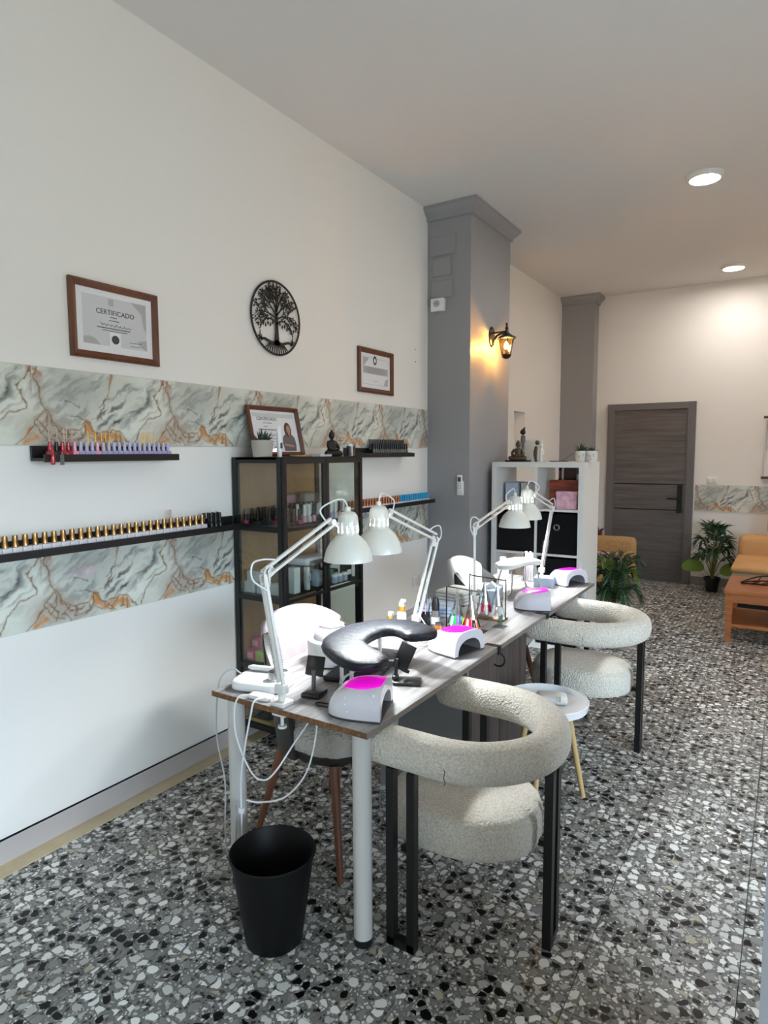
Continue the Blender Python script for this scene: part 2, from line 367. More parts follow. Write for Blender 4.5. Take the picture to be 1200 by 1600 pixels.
# terrazzo floor laid in square tiles with hairline joints
fl = struct(G().box(-.15, XR+.15, YF-.15, YB+.15, -.12, -.012).build('floor', GROUT, smooth=False))
TS = .4226; tm = None; b_ = .0012
for i in range(-5, 8):
    for j in range(-9, 18):
        x0, y0 = 2.06+TS*i, 1.29+TS*j
        if x0 < -.05 and x0+TS < .06 or x0 > XR or y0+TS < YF or y0 > YB: continue
        if tm is None:
            tm = G().box(b_, TS-b_, b_, TS-b_, -.012, 0).build('tile', TERR, fl, smooth=False, loc=(x0, y0, 0))
        else:
            t = tm.copy(); COL.objects.link(t); t.location = (x0, y0, 0)
# skirting, sand strip
g = G().box(0, .014, YF, 4.677, .002, .098); g.box(0, .018, YF, 4.677, .09, .098)
struct(g.build('baseboard_left', BASEB, smooth=False))
g = G().box(.38, .4, 4.66, 5.49, .002, .098).box(0, .4, 4.662, 4.677, .002, .098).box(0, .014, 5.49, 8.26, .002, .098)
struct(g.build('baseboard_pier', BASEB, smooth=False))
struct(G().box(1.575, XR, YB-.014, YB, .002, .105).box(.42, .565, YB-.014, YB, .002, .105).build('baseboard_back', GREYP, smooth=False))
struct(G().box(.014, .095, YF, 4.66, 0, .003).build('trim_1', SAND, smooth=False))
# grey piers with cornice and painted-over cover plates
def pier(name, x1, y0, y1, plates):
    p = struct(G().box(0, x1, y0, y1, 0, CE).build(name, GREYP, smooth=False))
    c = G(); ye = min(y1+.075, YB); pr = [(.0, 0), (.072, 0), (.072, .022), (.05, .05), (.022, .072), (.018, .1), (0, .104)]
    f_ = lambda o: min(y1+o, YB)
    c.rings([[(0, y0-o, CE-.0005-dz), (x1+o, y0-o, CE-.0005-dz), (x1+o, f_(o), CE-.0005-dz), (0, f_(o), CE-.0005-dz)] for o, dz in pr[1:]])
    c.build('cornice', GREYP, p, smooth=False)
    for (a, b, z0, z1) in plates: G().box(a, b, y0-.012, y0, z0, z1, b=.004).build('cover_plate', GREYP, p, smooth=False)
    return p
pier('wall_pier', .38, 4.677, 5.49, [(.022, .254, 3.158, 3.305), (.046, .212, 2.998, 3.138), (.035, .229, 2.826, 2.96)])
pier('wall_pier.001', .408, 8.235, 8.44, [])

# ---- veined marble bands: one printed panel pattern, repeated every 0.634 m
LT, HT = .634, .31
import numpy as np
def noise2(U, V, sc, seed):
    rs = np.random.RandomState(seed); n = 40; gr = rs.rand(n, n)
    x, y = (U*sc) % n, (V*sc) % n; i, j = x.astype(int), y.astype(int); fx, fy = x-i, y-j
    fx, fy = fx*fx*(3-2*fx), fy*fy*(3-2*fy); i2, j2 = (i+1) % n, (j+1) % n
    return (gr[i, j]*(1-fx)+gr[i2, j]*fx)*(1-fy)+(gr[i, j2]*(1-fx)+gr[i2, j2]*fx)*fy
def fbm(U, V, sc, seed): return sum(noise2(U+k*.37, V+k*.71, sc*2**k, seed+k)*.5**(k+1) for k in range(4))/.9375
def marble_mesh():
    nu, nv = 200, 98
    U, V = np.meshgrid(np.linspace(0, LT, nu+1), np.linspace(0, HT, nv+1), indexing='ij')
    wu = U+(fbm(U, V, 16, 1)-.5)*.05+(fbm(U, V, 60, 5)-.5)*.012; wv = V+(fbm(U, V, 16, 11)-.5)*.05+(fbm(U, V, 60, 15)-.5)*.012
    C = np.ones(U.shape+(3,))*np.array(rgb(219, 222, 210))
    def dist(pl, a=wu, b=wv):
        D = np.full(U.shape, 9.)
        for sh in (-1, 0, 1):
            for (u0, v0), (u1, v1) in zip(pl[:-1], pl[1:]):
                p, q = np.array([(u0+sh)*LT, v0*HT]), np.array([(u1+sh)*LT, v1*HT]); d = q-p
                t = np.clip(((a-p[0])*d[0]+(b-p[1])*d[1])/(d@d+1e-9), 0, 1)
                D = np.minimum(D, np.hypot(a-p[0]-t*d[0], b-p[1]-t*d[1]))
        return D
    def mix(w, col): C[:] = C*(1-w[..., None])+np.array(rgb(*col))*w[..., None]
    soft = lambda d, w: np.exp(-(d/w)**2)
    # cloudy grey fields with diagonal streaks
    ca_, sa_ = cos(.62), sin(.62); SU, SV = (wu*ca_+wv*sa_)*.35, (-wu*sa_+wv*ca_)*1.5; st = fbm(SU+3, SV+3, 34, 51)
    def blob(cu, cv, ru, rv):
        w = np.zeros(U.shape)
        for sh in (-1, 0, 1): w = np.maximum(w, np.clip(1.35-np.hypot((wu/LT-cu-sh)/ru, (wv/HT-cv)/rv), 0, 1))
        return w*w*(3-2*w)
    mix(.9*blob(.3, .72, .26, .42), (178, 182, 173)); mix(.6*blob(.62, .78, .2, .3), (186, 189, 180))
    mix(np.clip((st-.45)*3.2, 0, .75)*blob(.34, .6, .4, .6), (142, 145, 140))
    mix(np.clip((st-.5)*4, 0, .8)*blob(.66, .62, .26, .5), (128, 130, 128))
    mix(.8*soft(dist([(.02, .8), (.05, .55), (.1, .3)]), .026)*np.clip(.3+st, 0, 1), (158, 148, 136))
    mix(.85*soft(dist([(.95, 1.0), (.84, .68), (.72, .48), (.6, .34), (.45, .27)]), .02)*np.clip(st*2-.25, 0, 1), (104, 106, 106))
    mix(.9*soft(dist([(.93, .96), (.82, .62), (.7, .44), (.58, .3)], wu+.004, wv), .006)*np.clip(st*2.6-.6, 0, 1), (70, 72, 74))
    mix(.8*soft(dist([(.4, .28), (.48, .42), (.56, .52)]), .03)*np.clip((st-.4)*4, 0, 1), (92, 94, 94))
    mix(.85*blob(.06, .2, .2, .28)*np.clip(.4+st, 0, 1), (164, 152, 140)); mix(.7*blob(.24, .12, .14, .16)*np.clip(.3+st, 0, 1), (168, 156, 146))
    # amber patches
    for pl, w in (([(.36, .32), (.4, .18), (.43, .06)], .017), ([(.45, .1), (.52, .16), (.62, .1)], .015), ([(.5, .02), (.53, .1)], .012), ([(-.05, .05), (.03, .07)], .013), ([(-.02, .22), (-.06, .12)], .007), ([(.57, 1.0), (.55, .86)], .009), ([(.0, .95), (.03, .88)], .012), ([(.33, .3), (.37, .2)], .01)):
        mix(.95*soft(dist(pl), w)*np.clip(.55+fbm(U, V, 40, 77)*.7, 0, 1), (204, 138, 70) if pl[0][1] < .8 else (176, 124, 104))
    # thin brown veins, each with a faint halo
    veins = [[(.02, .98), (.0, .88), (.04, .66), (.06, .45), (.1, .34), (.18, .22), (.28, .25), (.34, .36), (.38, .34), (.42, .2), (.48, .2), (.62, .2), (.68, .08), (.7, 0)],
             [(.0, .9), (-.06, .8), (-.08, .72), (-.03, .55), (-.06, .46), (-.14, .42), (-.2, .28), (-.27, .04)],
             [(.57, 1.0), (.55, .84), (.52, .68), (.48, .5), (.48, .38)], [(.04, .4), (.0, .25), (-.06, .12), (-.14, .02)],
             [(.06, .4), (.1, .24), (.06, .12), (.14, .03)], [(.18, .22), (.14, .1), (.2, 0)], [(.34, .36), (.33, .2), (.27, .06)], [(.42, .2), (.46, .06), (.5, .0)], [(.6, .2), (.56, .06)], [(-.0, .25), (.06, .14)], [(.36, .34), (.4, .24), (.44, .14), (.47, .02)], [(.33, .3), (.35, .16), (.4, .04)], [(.44, .2), (.5, .08), (.55, .2)], [(.5, .08), (.52, -.02)], [(.62, .2), (.6, .06), (.66, .0)], [(.12, .3), (.18, .14), (.26, .2)], [(.02, .3), (.12, .14), (.1, .02)], [(.22, .22), (.22, .08), (.3, .1), (.3, .24)]]
    for k, pl in enumerate(veins):
        d = dist(pl); mix(.3*soft(d, .007), (176, 146, 110)); mix(.85*soft(d, .0026)*np.clip(.35+fbm(U, V, 30, 40+k)*1.1, 0, 1), (104, 68, 44))
    for pl in ([(.24, .42), (.33, .36)], [(.46, .55), (.54, .66)], [(.2, .58), (.3, .52)]): mix(.7*soft(dist(pl), .003), (70, 70, 68))
    C[:] *= (1+.05*(fbm(U, V, 30, 71)-.5))[..., None]
    me = bpy.data.meshes.new('tile'); m = nv+1
    vs = [(.006, U[i, j], V[i, j]) for i in range(nu+1) for j in range(nv+1)]
    fs = [(i*m+j, (i+1)*m+j, (i+1)*m+j+1, i*m+j+1) for i in range(nu) for j in range(nv)]
    n = len(vs); c8 = [(x, y, z) for x in (0, .006) for y in (0, LT) for z in (0, HT)]
    vs += c8; fs += [tuple(n+k for k in f) for f in ((0, 4, 5, 1), (2, 3, 7, 6), (0, 2, 6, 4), (1, 5, 7, 3), (0, 1, 3, 2))]
    me.from_pydata(vs, [], fs); me.materials.append(MARB)
    ca = me.color_attributes.new('print', 'FLOAT_COLOR', 'POINT')
    A = np.ones((len(vs), 4)); A[:n, :3] = np.clip(C.reshape(-1, 3), 0, 1); A[n:, :3] = rgb(190, 190, 180)
    ca.data.foreach_set('color', A.ravel()); return me
MM = marble_mesh()
def band(name, y0s, z0, parent_loc=(0, 0, 0), back=False):
    p = None
    for y0 in y0s:
        o = bpy.data.objects.new('tile', MM); COL.objects.link(o)
        if p is None:
            p = struct(G().box(*( (.001, .0025, y0s[0], min(y0s[-1]+LT, 4.676), z0-.002, z0+HT+.002) if not back else (y0s[0], XR-.02, YB-.0025, YB-.001, z0-.002, z0+HT+.002))).build(name, GROUT, smooth=False))
        o.parent = p
        o.location = (y0, YB, z0) if back else (0, y0, z0)
        if back: o.rotation_euler = (0, 0, rad(-90))
    return p
# last panel before the pier is cut to fit
ys = [1.414+LT*k for k in range(-6, 5)]
b1 = band('trim_2', ys, 1.638); b2 = band('trim_3', ys, .898)
def cut_tile(parent, y0, z0, yend):
    n = MM.copy(); bm = bmesh.new(); bm.from_mesh(n)
    bmesh.ops.bisect_plane(bm, geom=bm.verts[:]+bm.edges[:]+bm.faces[:], plane_co=(0, yend-y0, 0), plane_no=(0, 1, 0), clear_outer=True)
    bm.to_mesh(n); bm.free(); o = bpy.data.objects.new('tile', n); COL.objects.link(o); o.parent = parent; o.location = (0, y0, z0)
cut_tile(b1, 1.414+LT*5, 1.638, 4.674); cut_tile(b2, 1.414+LT*5, .898, 4.674)
band('trim_4', [1.585+LT*k for k in range(6)], .893, back=True)

# ---- door: frame, three boards with dark grooves between them, black handle
d = struct(G().box(.64, 1.49, YB-.02, YB-.005, .01, 2.11).build('door_1', BLACKM, smooth=False))
for (z0, z1) in ((.012, .884), (.896, 1.196), (1.208, 2.108)):
    G().box(.645, 1.485, YB-.035, YB-.018, z0, z1, b=.003).build('panel', DOORM, d, smooth=False)
g = G().box(.565, .645, YB-.06, YB-.001, 0, 2.19, b=.004).box(1.485, 1.57, YB-.06, YB-.001, 0, 2.19, b=.004).box(.6, 1.54, YB-.058, YB-.001, 2.108, 2.189, b=.004)
g.box(.645, .66, YB-.045, YB-.02, 0, 2.108).box(1.47, 1.485, YB-.045, YB-.02, 0, 2.108).build('door_frame', DOORF, d, smooth=False)
h = G().box(1.395, 1.455, YB-.047, YB-.034, .86, 1.2, b=.004).build('handle_plate', BLACK, d, smooth=False)
G().rod((1.425, YB-.04, 1.035), (1.425, YB-.09, 1.035), .011).box(1.29, 1.437, YB-.098, YB-.08, 1.024, 1.046, b=.006).build('lever', BLACK, h)
# ================================================================== ceiling lights
def ceiling_light(x, y, label, grp):
    t = thing('ceiling_light', label, 'ceiling light', (x, y, CE), group=grp)
    G().lathe([(.098, -.0005), (.122, -.0005), (.122, -.012), (.112, -.03), (.098, -.032), (.098, -.0005)], 40).build('ring', WHITEM, t)
    G().lathe([(.0001, -.026), (.098, -.026), (.098, -.02), (.0001, -.02)], 40).build('diffuser', PANEL, t); return t
for x in (1.94, 4.3):
    for y in (7.80, 5.18):
        lab = {(1.94, 7.80): 'smaller round lit ceiling panel above the back wall', (1.94, 5.18): 'larger round lit ceiling panel, nearer of the two'}.get((x, y), 'round lit ceiling panel over the coffee table, beyond the right edge' if y < 6 else 'round lit ceiling panel over the floor lamp, beyond the right edge')
        ceiling_light(x, y, lab, 'round ceiling panels' if y > 5 and x < 2 else 'ceiling panels outside the picture')

# ================================================================== wall: framed certificates, tree, ledges
def frame_thing(name, label, y0, y1, z0, z1, fw, M=None, loc=None, tilt=0, lean=0):
    """frame in local coords: origin bottom left, y right, z up, front +x"""
    w, h = y1-y0, z1-z0
    t = thing(name, label, 'framed certificate', (0.001, y0, z0))
    t.rotation_euler = (rad(tilt), rad(lean), 0)
    prof = [(.0, 0), (.0, .018), (.3, .026), (.5, .022), (.8, .016), (1, .012), (1, 0)]   # across the moulding: u (outer to inner), thickness
    for k, (n0, n1) in enumerate((((0, 0), (w, 0)), ((w, 0), (w, h)), ((w, h), (0, h)), ((0, h), (0, 0)))):
        g = G(); loops = []
        inn = {(0, 0): (fw, fw), (w, 0): (w-fw, fw), (w, h): (w-fw, h-fw), (0, h): (fw, h-fw)}
        for c in (n0, n1):
            i = inn[c]; loops.append([(x, c[0]+(i[0]-c[0])*u, c[1]+(i[1]-c[1])*u) for u, x in prof])
        g.rings(loops).build('frame_rail', WALNUT, t, smooth=False)
    G().box(.002, .006, fw*.9, w-fw*.9, fw*.9, h-fw*.9).build('paper', PAPER, t, smooth=False)
    return t, w, h
def lines(t, rows, x=.0064, m=None, name='print_lines'):
    g = G()
    for (u0, u1, v, th) in rows: g.box(x, x+.0004, u0, u1, v-th/2, v+th/2)
    return g.build(name, m or INK, t, smooth=False)
YZ = lambda y, z, x=.0066: Matrix.Translation((x, y, z)) @ Matrix(((0, 0, 1, 0), (1, 0, 0, 0), (0, 1, 0, 0), (0, 0, 0, 1)))
# large landscape certificate over the first ledge
t, w, h = frame_thing('certificate_frame', 'brown framed landscape certificate above the short ledge of lilac bottles', 1.583, 2.019, 2.008, 2.332, .03)
G().box(.006, .0062, .06, w-.06, .062, h-.055).build('background_print', INKL, t, smooth=False)
g = G()
g.prism([(w-.06, h-.055), (w-.14, h-.055), (w-.085, h-.1), (w-.075, h-.16), (w-.06, h-.18)], .0062, .0063, plane='yz').build('corner_print', INKG, t, smooth=False); g = G()
g.prism([(.06, .062), (.14, .062), (.12, .085), (.09, .095), (.06, .09)], .0062, .0063, plane='yz').build('corner_print', INKG, t, smooth=False); g = G()
g.prism([(w-.06, .062), (w-.06, .11), (w-.11, .1), (w-.09, .075)], .0062, .0063, plane='yz').build('corner_print', INKG, t, smooth=False)
G().box(.0062, .0063, .185, .21, h-.09, h-.06).build('crest_print', INKG, t, smooth=False)
lettering('CERTIFICADO', .03, INK, t, YZ(w/2+.0, .196))
lines(t, [(.19, .225, .186, .003), (.185, .235, .172, .003), (.125, .29, .138, .0035), (.15, .275, .128, .0025), (.285, .345, .09, .002), (.29, .34, .075, .002)])
sg = G()
for k in range(2):
    pts = [(.0068, .14+.155*i/26+.004*sin(i*1.7), .152-k*.001+.007*sin(i*1.9+k)*(1.6 if i in (0, 1, 13, 14) else .7)) for i in range(27)]
sg.tube(pts, .0011, 5).build('signature', INK, t)
g = G(); g.box(.0062, .0065, .185, .24, .062, .122); g.build('seal_patch', PAPER, t, smooth=False)
g = G(); g.v = []; g.prism([(.213+.019*cos(2*PI*k/20), .092+.019*sin(2*PI*k/20)) for k in range(20)], .0065, .0069, plane='yz').build('seal', INK, t, smooth=False)
# second certificate beside the pier
t, w, h = frame_thing('certificate_frame', 'dark brown framed certificate with grey text block, beside the grey pier', 3.668, 4.117, 2.022, 2.33, .034)
g = G(); g.box(.006, .0062, .06, w-.06, .06, .062).box(.006, .0062, .06, w-.06, h-.062, h-.06).box(.006, .0062, .06, .062, .06, h-.06).box(.006, .0062, w-.062, w-.06, .06, h-.06)
g.box(.006, .0062, .064, w-.064, .135, .185)
g.prism([(.064, h-.064), (.14, h-.064), (.1, h-.1), (.064, h-.13)], .006, .0063, plane='yz'); g.prism([(w-.064, .064), (w-.064, .12), (w-.1, .1), (w-.115, .064)], .006, .0063, plane='yz')
g.build('border_print', INKG, t, smooth=False)
lines(t, [(.12, .33, .174, .004), (.1, .35, .162, .003), (.1, .35, .152, .003), (.13, .32, .142, .003), (.19, .25, .088, .003)], m=mat('mid_ink', rgb(130, 130, 130), .6))
g = G()
cx, cz = w/2-.01, .232
g.prism([(cx+.024*cos(2*PI*k/24), cz+.032*sin(2*PI*k/24)) for k in range(24)], .006, .0064, plane='yz').build('emblem', INK, t, smooth=False)
g = G(); g.prism([(cx+.012*cos(a), cz-.002+.016*sin(a)) for a in [2*PI*k/16 for k in range(16)]], .0064, .0067, plane='yz').build('emblem_centre', PAPER, t, smooth=False)

# round tree-of-life wall ornament, cut from black sheet metal
t = thing('tree_of_life_ornament', 'round black openwork tree ornament on the white wall', 'wall ornament', (.012, 2.842, 2.37))
R = .21
g = G(); n = 64; th = .004
loops = []
g.rings([[(x, r*cos(2*PI*k/n), r*sin(2*PI*k/n)) for k in range(n)] for x, r in ((0, R), (th, R), (th, R-.012), (0, R-.012), (0, R))], cap=False).build('ring', BLACKM, t, ang=30)
def strip(g, pts, ws):
    L, Rr = [], []
    for i, p in enumerate(pts):
        a = Vector(pts[min(i+1, len(pts)-1)])-Vector(pts[max(i-1, 0)]); a.normalize(); nrm = Vector((-a.y, a.x))
        L.append(tuple(Vector(p)+nrm*ws[i])); Rr.append(tuple(Vector(p)-nrm*ws[i]))
    for i in range(len(pts)-1): g.prism([L[i], Rr[i], Rr[i+1], L[i+1]], 0, th, plane='yz')
g = G()
strip(g, [(0, -.155), (.002, -.13), (.003, -.08), (.002, -.03), (.002, .02), (.002, .07)], [.034, .019, .013, .0115, .009, .005])
g.build('trunk', BLACKM, t, smooth=False)
br = G(); leaves = []
rnd = random.Random(11)
def branch(p, ang, ln, wd, depth, curl):
    pts = [p]; a = ang; n = 7
    for k in range(n):
        a += curl/n; p = (p[0]+cos(a)*ln/n, p[1]+sin(a)*ln/n)
        if math.hypot(*p) > R-.02 or p[1] < -.075: break
        pts.append(p)
        if k > (2 if depth == 2 else 0): leaves.append((p, a+rnd.choice((-1, 1))*rnd.uniform(.6, 1.2)))
    if len(pts) < 3: return
    strip(br, pts, [max(.0011, wd*(1-.75*i/len(pts))) for i in range(len(pts))])
    leaves.append((pts[-1], a))
    if depth > 0:
        for k, s in ((2, 1), (3, -1), (4, 1), (5, -1)):
            if k < len(pts): branch(pts[k], ang+curl*k/n+s*rnd.uniform(.5, .85), ln*rnd.uniform(.42, .6), wd*.4, depth-1, -s*rnd.uniform(.0, .9))
for y0, a, ln, cu in ((.06, 90, .12, .1), (.04, 68, .14, -.25), (.04, 112, .14, .25), (.015, 50, .17, -.35), (.015, 130, .17, .35), (-.005, 36, .17, -.9), (-.005, 144, .17, .9), (-.03, 52, .17, -2.1), (-.03, 128, .17, 2.1)):
    branch((.002, y0), rad(a), ln, .0052, 2 if y0 > -.02 else 1, cu)
br.build('branches', BLACKM, t, smooth=False)
lf = G(); rnd.shuffle(leaves)
used_ = []
for (p, a) in leaves:
    if any((p[0]-u[0])**2+(p[1]-u[1])**2 < .0135**2 for u in used_) or len(used_) > 300: continue
    used_.append(p)
    L = rnd.uniform(.013, .019); q = (p[0]+cos(a)*L, p[1]+sin(a)*L)
    if math.hypot(*q) > R-.008: continue
    m_ = ((p[0]+q[0])/2, (p[1]+q[1])/2); nx, ny = -sin(a)*.0043, cos(a)*.0043
    lf.prism([p, (m_[0]+nx, m_[1]+ny), q, (m_[0]-nx, m_[1]-ny)], .0005, th*.9, plane='yz')
for s in (-1, 1):
    for k in range(7):
        u = s*(.03+.02*k); v = -.015-.004*k-.01*(k % 2)
        lf.prism([(u, v), (u+.006, v-.012), (u, v-.024), (u-.006, v-.012)], .0005, th*.9, plane='yz')
tag(lf.build('leaves', BLACKM, t, smooth=False), kind='stuff')
g = G()
strip(g, [(-.145, -.13), (-.1, -.125), (-.04, -.14), (0, -.135), (.04, -.14), (.1, -.125), (.145, -.13)], [.005, .007, .008, .014, .008, .007, .005])
for k in range(11):
    u = -.11+.022*k; strip(g, [(u*.55, -.145), (u*.8, -.168), (u*.95, -math.sqrt(max(.0, (R-.006)**2-(u*.95)**2)))], [.0035, .0028, .0018])
for s in (-1, 1):
    for k, hh in enumerate((.03, .055, .025)):
        u = s*(.125+.012*k); g.prism([(u-.006, -.14+.01*k), (u+.006, -.14+.01*k), (u, -.135+hh)], 0, th, plane='yz')
g.build('roots', BLACKM, t, smooth=False)

# ---- black picture ledges
def ledge(label, y0, y1, z, d=.10, back=.06, lip=.03):
    t = thing('wall_ledge', label, 'wall shelf', (0, y0, z), group='black ledges on the marble wall'); w = y1-y0
    G().box(.009, d, 0, w, 0, .012).build('shelf_board', BLACK, t, smooth=False)
    G().box(.009, .021, 0, w, .012, back).build('back_board', BLACK, t, smooth=False)
    G().box(d, d+.01, 0, w, -.004, lip-.004).build('front_lip', BLACK, t, smooth=False); return t
ledge('short black wall ledge under the large certificate, with lilac bottles', 1.392, 2.037, 1.574)
ledge('long black wall ledge carrying a row of gold-capped bottles', .2, 2.455, 1.207)
ledge('short black wall ledge with two-tier black bottles, by the grey pier', 3.49, 4.272, 1.574)
ledge('long black wall ledge with copper and blue capped bottles behind the cabinet', 3.25, 4.61, 1.2)

# ---- nail polish bottles
def bottle(label, grp, body, cap, shape='square', bh=.04, bw=.026, ch=.034, loc=(0, 0, 0)):
    t = thing('nail_polish_bottle', label, 'nail polish', loc, group=grp)
    if shape == 'square': G().rbox(-bw/2, bw/2, -bw/2, bw/2, 0, bh, .003).build('bottle', body, t)
    else: G().lathe([(.0001, 0), (bw/2*.95, 0), (bw/2, .003), (bw/2, bh*.75), (bw*.25, bh), (.0001, bh)], 14).build('bottle', body, t)
    cw = bw*.36
    G().lathe([(cw*.8, bh), (cw*.95, bh+.001), (cw*.8, bh+ch*.45), (cw*.86, bh+ch*.55), (cw*.72, bh+ch), (.0001, bh+ch)], 12).build('cap', cap, t); return t
# long ledge: gold caps on white square bottles, black ones at the end
WHITEB = mat('white_bottle', rgb(214, 210, 214), .3)
proto = None
ORD = 'first second third fourth fifth sixth seventh eighth ninth tenth eleventh twelfth thirteenth fourteenth fifteenth sixteenth seventeenth eighteenth nineteenth twentieth'.split()+['twenty-'+w for w in 'first second third fourth fifth sixth seventh eighth ninth'.split()]
for k in range(27):
    y = 2.2-.0382*k; loc = (.068, y, 1.219); lb = ORD[k]+' gold-capped white bottle counting from the black ones on the long ledge'
    if proto is None: proto = bottle(lb, 'gold-capped bottles on the long ledge', WHITEB, GOLD, bh=.031, bw=.0365, ch=.045, loc=loc)
    else: dup(proto, loc, label=lb)
SUP = mat('pink_stick', rgb(206, 176, 160), .4)
o = thing('swatch_stick', 'pale pink swatch stick standing behind the gold caps', 'swatch stick', (.04, 2.03, 1.219)); G().box(-.003, .003, -.006, .006, 0, .115, b=.002).build('stick', SUP, o)
pb = None
for k in range(7):
    loc = (.045+.036*(k % 2), 2.234+.0145*k, 1.219); lb = ORD[k]+' slim black bottle after the gold-capped row, counting toward the cabinet'
    if pb is None: pb = bottle(lb, 'black bottles ending the long ledge', BLACKP, BLACKP, 'round', .04, .026, .042, loc)
    else: dup(pb, loc, label=lb)
# ledge with copper and blue caps
pc = None; pbu = None
for k in range(37):
    y = 3.30+.0349*k; loc = (.066, y, 1.212); lb = (ORD[23-k]+' copper-capped bottle counting from the blue caps') if k < 24 else ORD[k-24]+' blue-capped bottle counting from the copper caps toward the grey pier'
    if k < 24:
        if pc is None: pc = bottle(lb, 'copper-capped bottles', WHITEB, COPPER, bh=.022, bw=.032, ch=.048, loc=loc)
        else: dup(pc, loc, label=lb)
    else:
        if pbu is None: pbu = dup(pc, loc, label=lb, group='blue-capped bottles', mats={'cap': BLUE})
        else: dup(pbu, loc, label=lb)
# ledge C: a stepped black holder with two rows of black bottles
t = thing('bottle_stand', 'stepped black stand holding two rows of black bottles', 'display stand', (.022, 3.745, 1.587))
G().box(0, .072, 0, .50, 0, .006).box(0, .034, 0, .5, .006, .034).box(.066, .072, 0, .5, .006, .016).build('stand', BLACK, t, smooth=False)
pk = None; SILV = mat('silver_label', rgb(104, 102, 102), .3)
for row in range(2):
    for k in range(17):
        lb = ORD[16-k]+(' black bottle from the pier in the front row of the stepped stand' if row else ' black bottle from the pier in the back row of the stepped stand')
        loc = (.022+(.05 if row else .018), 3.762+.0285*k, 1.594 if row else 1.6225)
        if pk is None: pk = bottle(lb, 'upper row of black bottles', BLACKP, BLACKP, 'round', .034, .022, .04, loc)
        elif row == 0: dup(pk, loc, label=lb)
        elif k == 0: pk2 = dup(pk, loc, label=lb, group='lower row of black bottles', mats={'bottle': SILV})
        else: dup(pk2, loc, label=lb)
# ledge A: mixed polishes and swatch sticks
def mix_b(y, label, grp, body, cap): return bottle(label, grp, body, cap, bh=.028, bw=.0245, ch=.036, loc=(.07, y, 1.586))
specs = [(1.437, 'red polish bottle standing first on the short ledge', None, REDB, REDB), (1.464, 'black polish bottle between red ones on the short ledge', None, BLACKP, BLACKP),
         (1.489, 'dark red polish bottle next to the black one', 'pair of dark red polishes', REDB, REDB), (1.514, 'dark red polish bottle next to the pink one', 'pair of dark red polishes', REDB, REDB),
         (1.541, 'pink polish bottle next to the dark reds', None, PINKB, PINKB), (1.643, 'lone pink polish bottle among lilac ones', None, PINKB, PINKB)]
for y, lb, gr, bd, cp_ in specs: mix_b(y, lb, gr, bd, cp_)
pl_ = None
kk = 0
for k in range(18):
    y = 1.568+.0257*k
    if abs(y-1.643) < .015: continue
    lb = ORD[kk]+' lilac polish bottle from the red end of the short ledge'; kk += 1
    if pl_ is None: pl_ = mix_b(y, lb, 'lilac bottles on the short ledge', LILAC, LILACD)
    else: dup(pl_, (.07, y, 1.586), label=lb)
st = None
for k, (y, m_) in enumerate([(1.45, SUP), (1.483, SUP), (1.513, SUP), (1.524, SUP), (1.547, SUP), (1.617, GOLDY), (1.652, GOLDY), (1.68, GOLDY), (1.70, GOLDY), (1.72, GOLDY), (1.885, GOLDY), (1.895, GOLDY), (1.915, GOLDY), (1.925, GOLDY), (1.95, GOLDY)]):
    loc = (.045, y, 1.586); lb = ORD[k]+' thin pink swatch stick from the left on the short ledge' if k < 5 else ORD[k-5]+' golden swatch stick from the left on the short ledge'
    if st is None or k == 5:
        st = thing('swatch_stick', lb, 'swatch stick', loc, group='pink swatch sticks' if k == 0 else 'golden swatch sticks')
        G().lathe([(.0001, 0), (.004, 0), (.004, .05), (.0025, .06), (.0018, .11), (.0001, .118)], 8).build('stick', m_, st)
    else: dup(st, loc, label=lb)
t = thing('price_tag', 'small clear tag hanging at the left end of the short ledge', 'tag', (.111, 1.452, 1.578)); G().box(0, .002, 0, .016, -.02, .02).build('tag_card', SILV, t, smooth=False)
t = thing('red_gloss_tube', 'red gloss tube hanging on the end of the short ledge', 'gloss tube', (.116, 1.42, 1.57)); G().lathe([(.0001, -.012), (.008, -.01), (.01, .004), (.007, .03), (.005, .06), (.0001, .062)], 10).build('tube', REDB, t); 

# ================================================================== glass cabinet
CX, CY0, CY1, CZ = .355, 2.468, 3.185, 1.58
t = thing('display_cabinet', 'tall black framed glass cabinet against the marble wall', 'cabinet', (.012, CY0, 0)); D, Wd = CX-.012, CY1-CY0
p = .028
for (x, y) in ((0, 0), (D-p, 0), (0, Wd-p), (D-p, Wd-p)): G().box(x, x+p, y, y+p, 0, CZ).build('post', BLACK, t, smooth=False)
zs = [.10, .435, .815, 1.19, 1.55]
for z in zs:
    g = G(); hh = .03
    g.box(p, D-p, .002, p-.004, z, z+hh).box(p, D-p, Wd-p+.004, Wd-.002, z, z+hh).box(0.002, p-.004, p, Wd-p, z, z+hh)
    if z in (.10, 1.55): g.box(D-p+.004, D-.002, p, Wd-p, z, z+hh)
    g.build('rail', BLACK, t, smooth=False)
    if z < 1.5: G().box(.012, D-.03, p*.5, Wd-p*.5, z+hh-.012, z+hh).build('shelf', YELLOWW if z == .10 else BLACKM, t, smooth=False)
G().box(.002, D-.002, .002, Wd-.002, CZ-.012, CZ+.001).build('top_panel', BLACK, t, smooth=False)
G().box(.006, .011, p, Wd-p, .13, 1.55).build('back_panel', BROWNBACK, t, smooth=False)
G().box(p, D-p, .006, .009, .13, 1.55).build('side_pane', GLASS, t, smooth=False)
G().box(p, D-p, Wd-.009, Wd-.006, .13, 1.55).build('side_pane', GLASS, t, smooth=False)
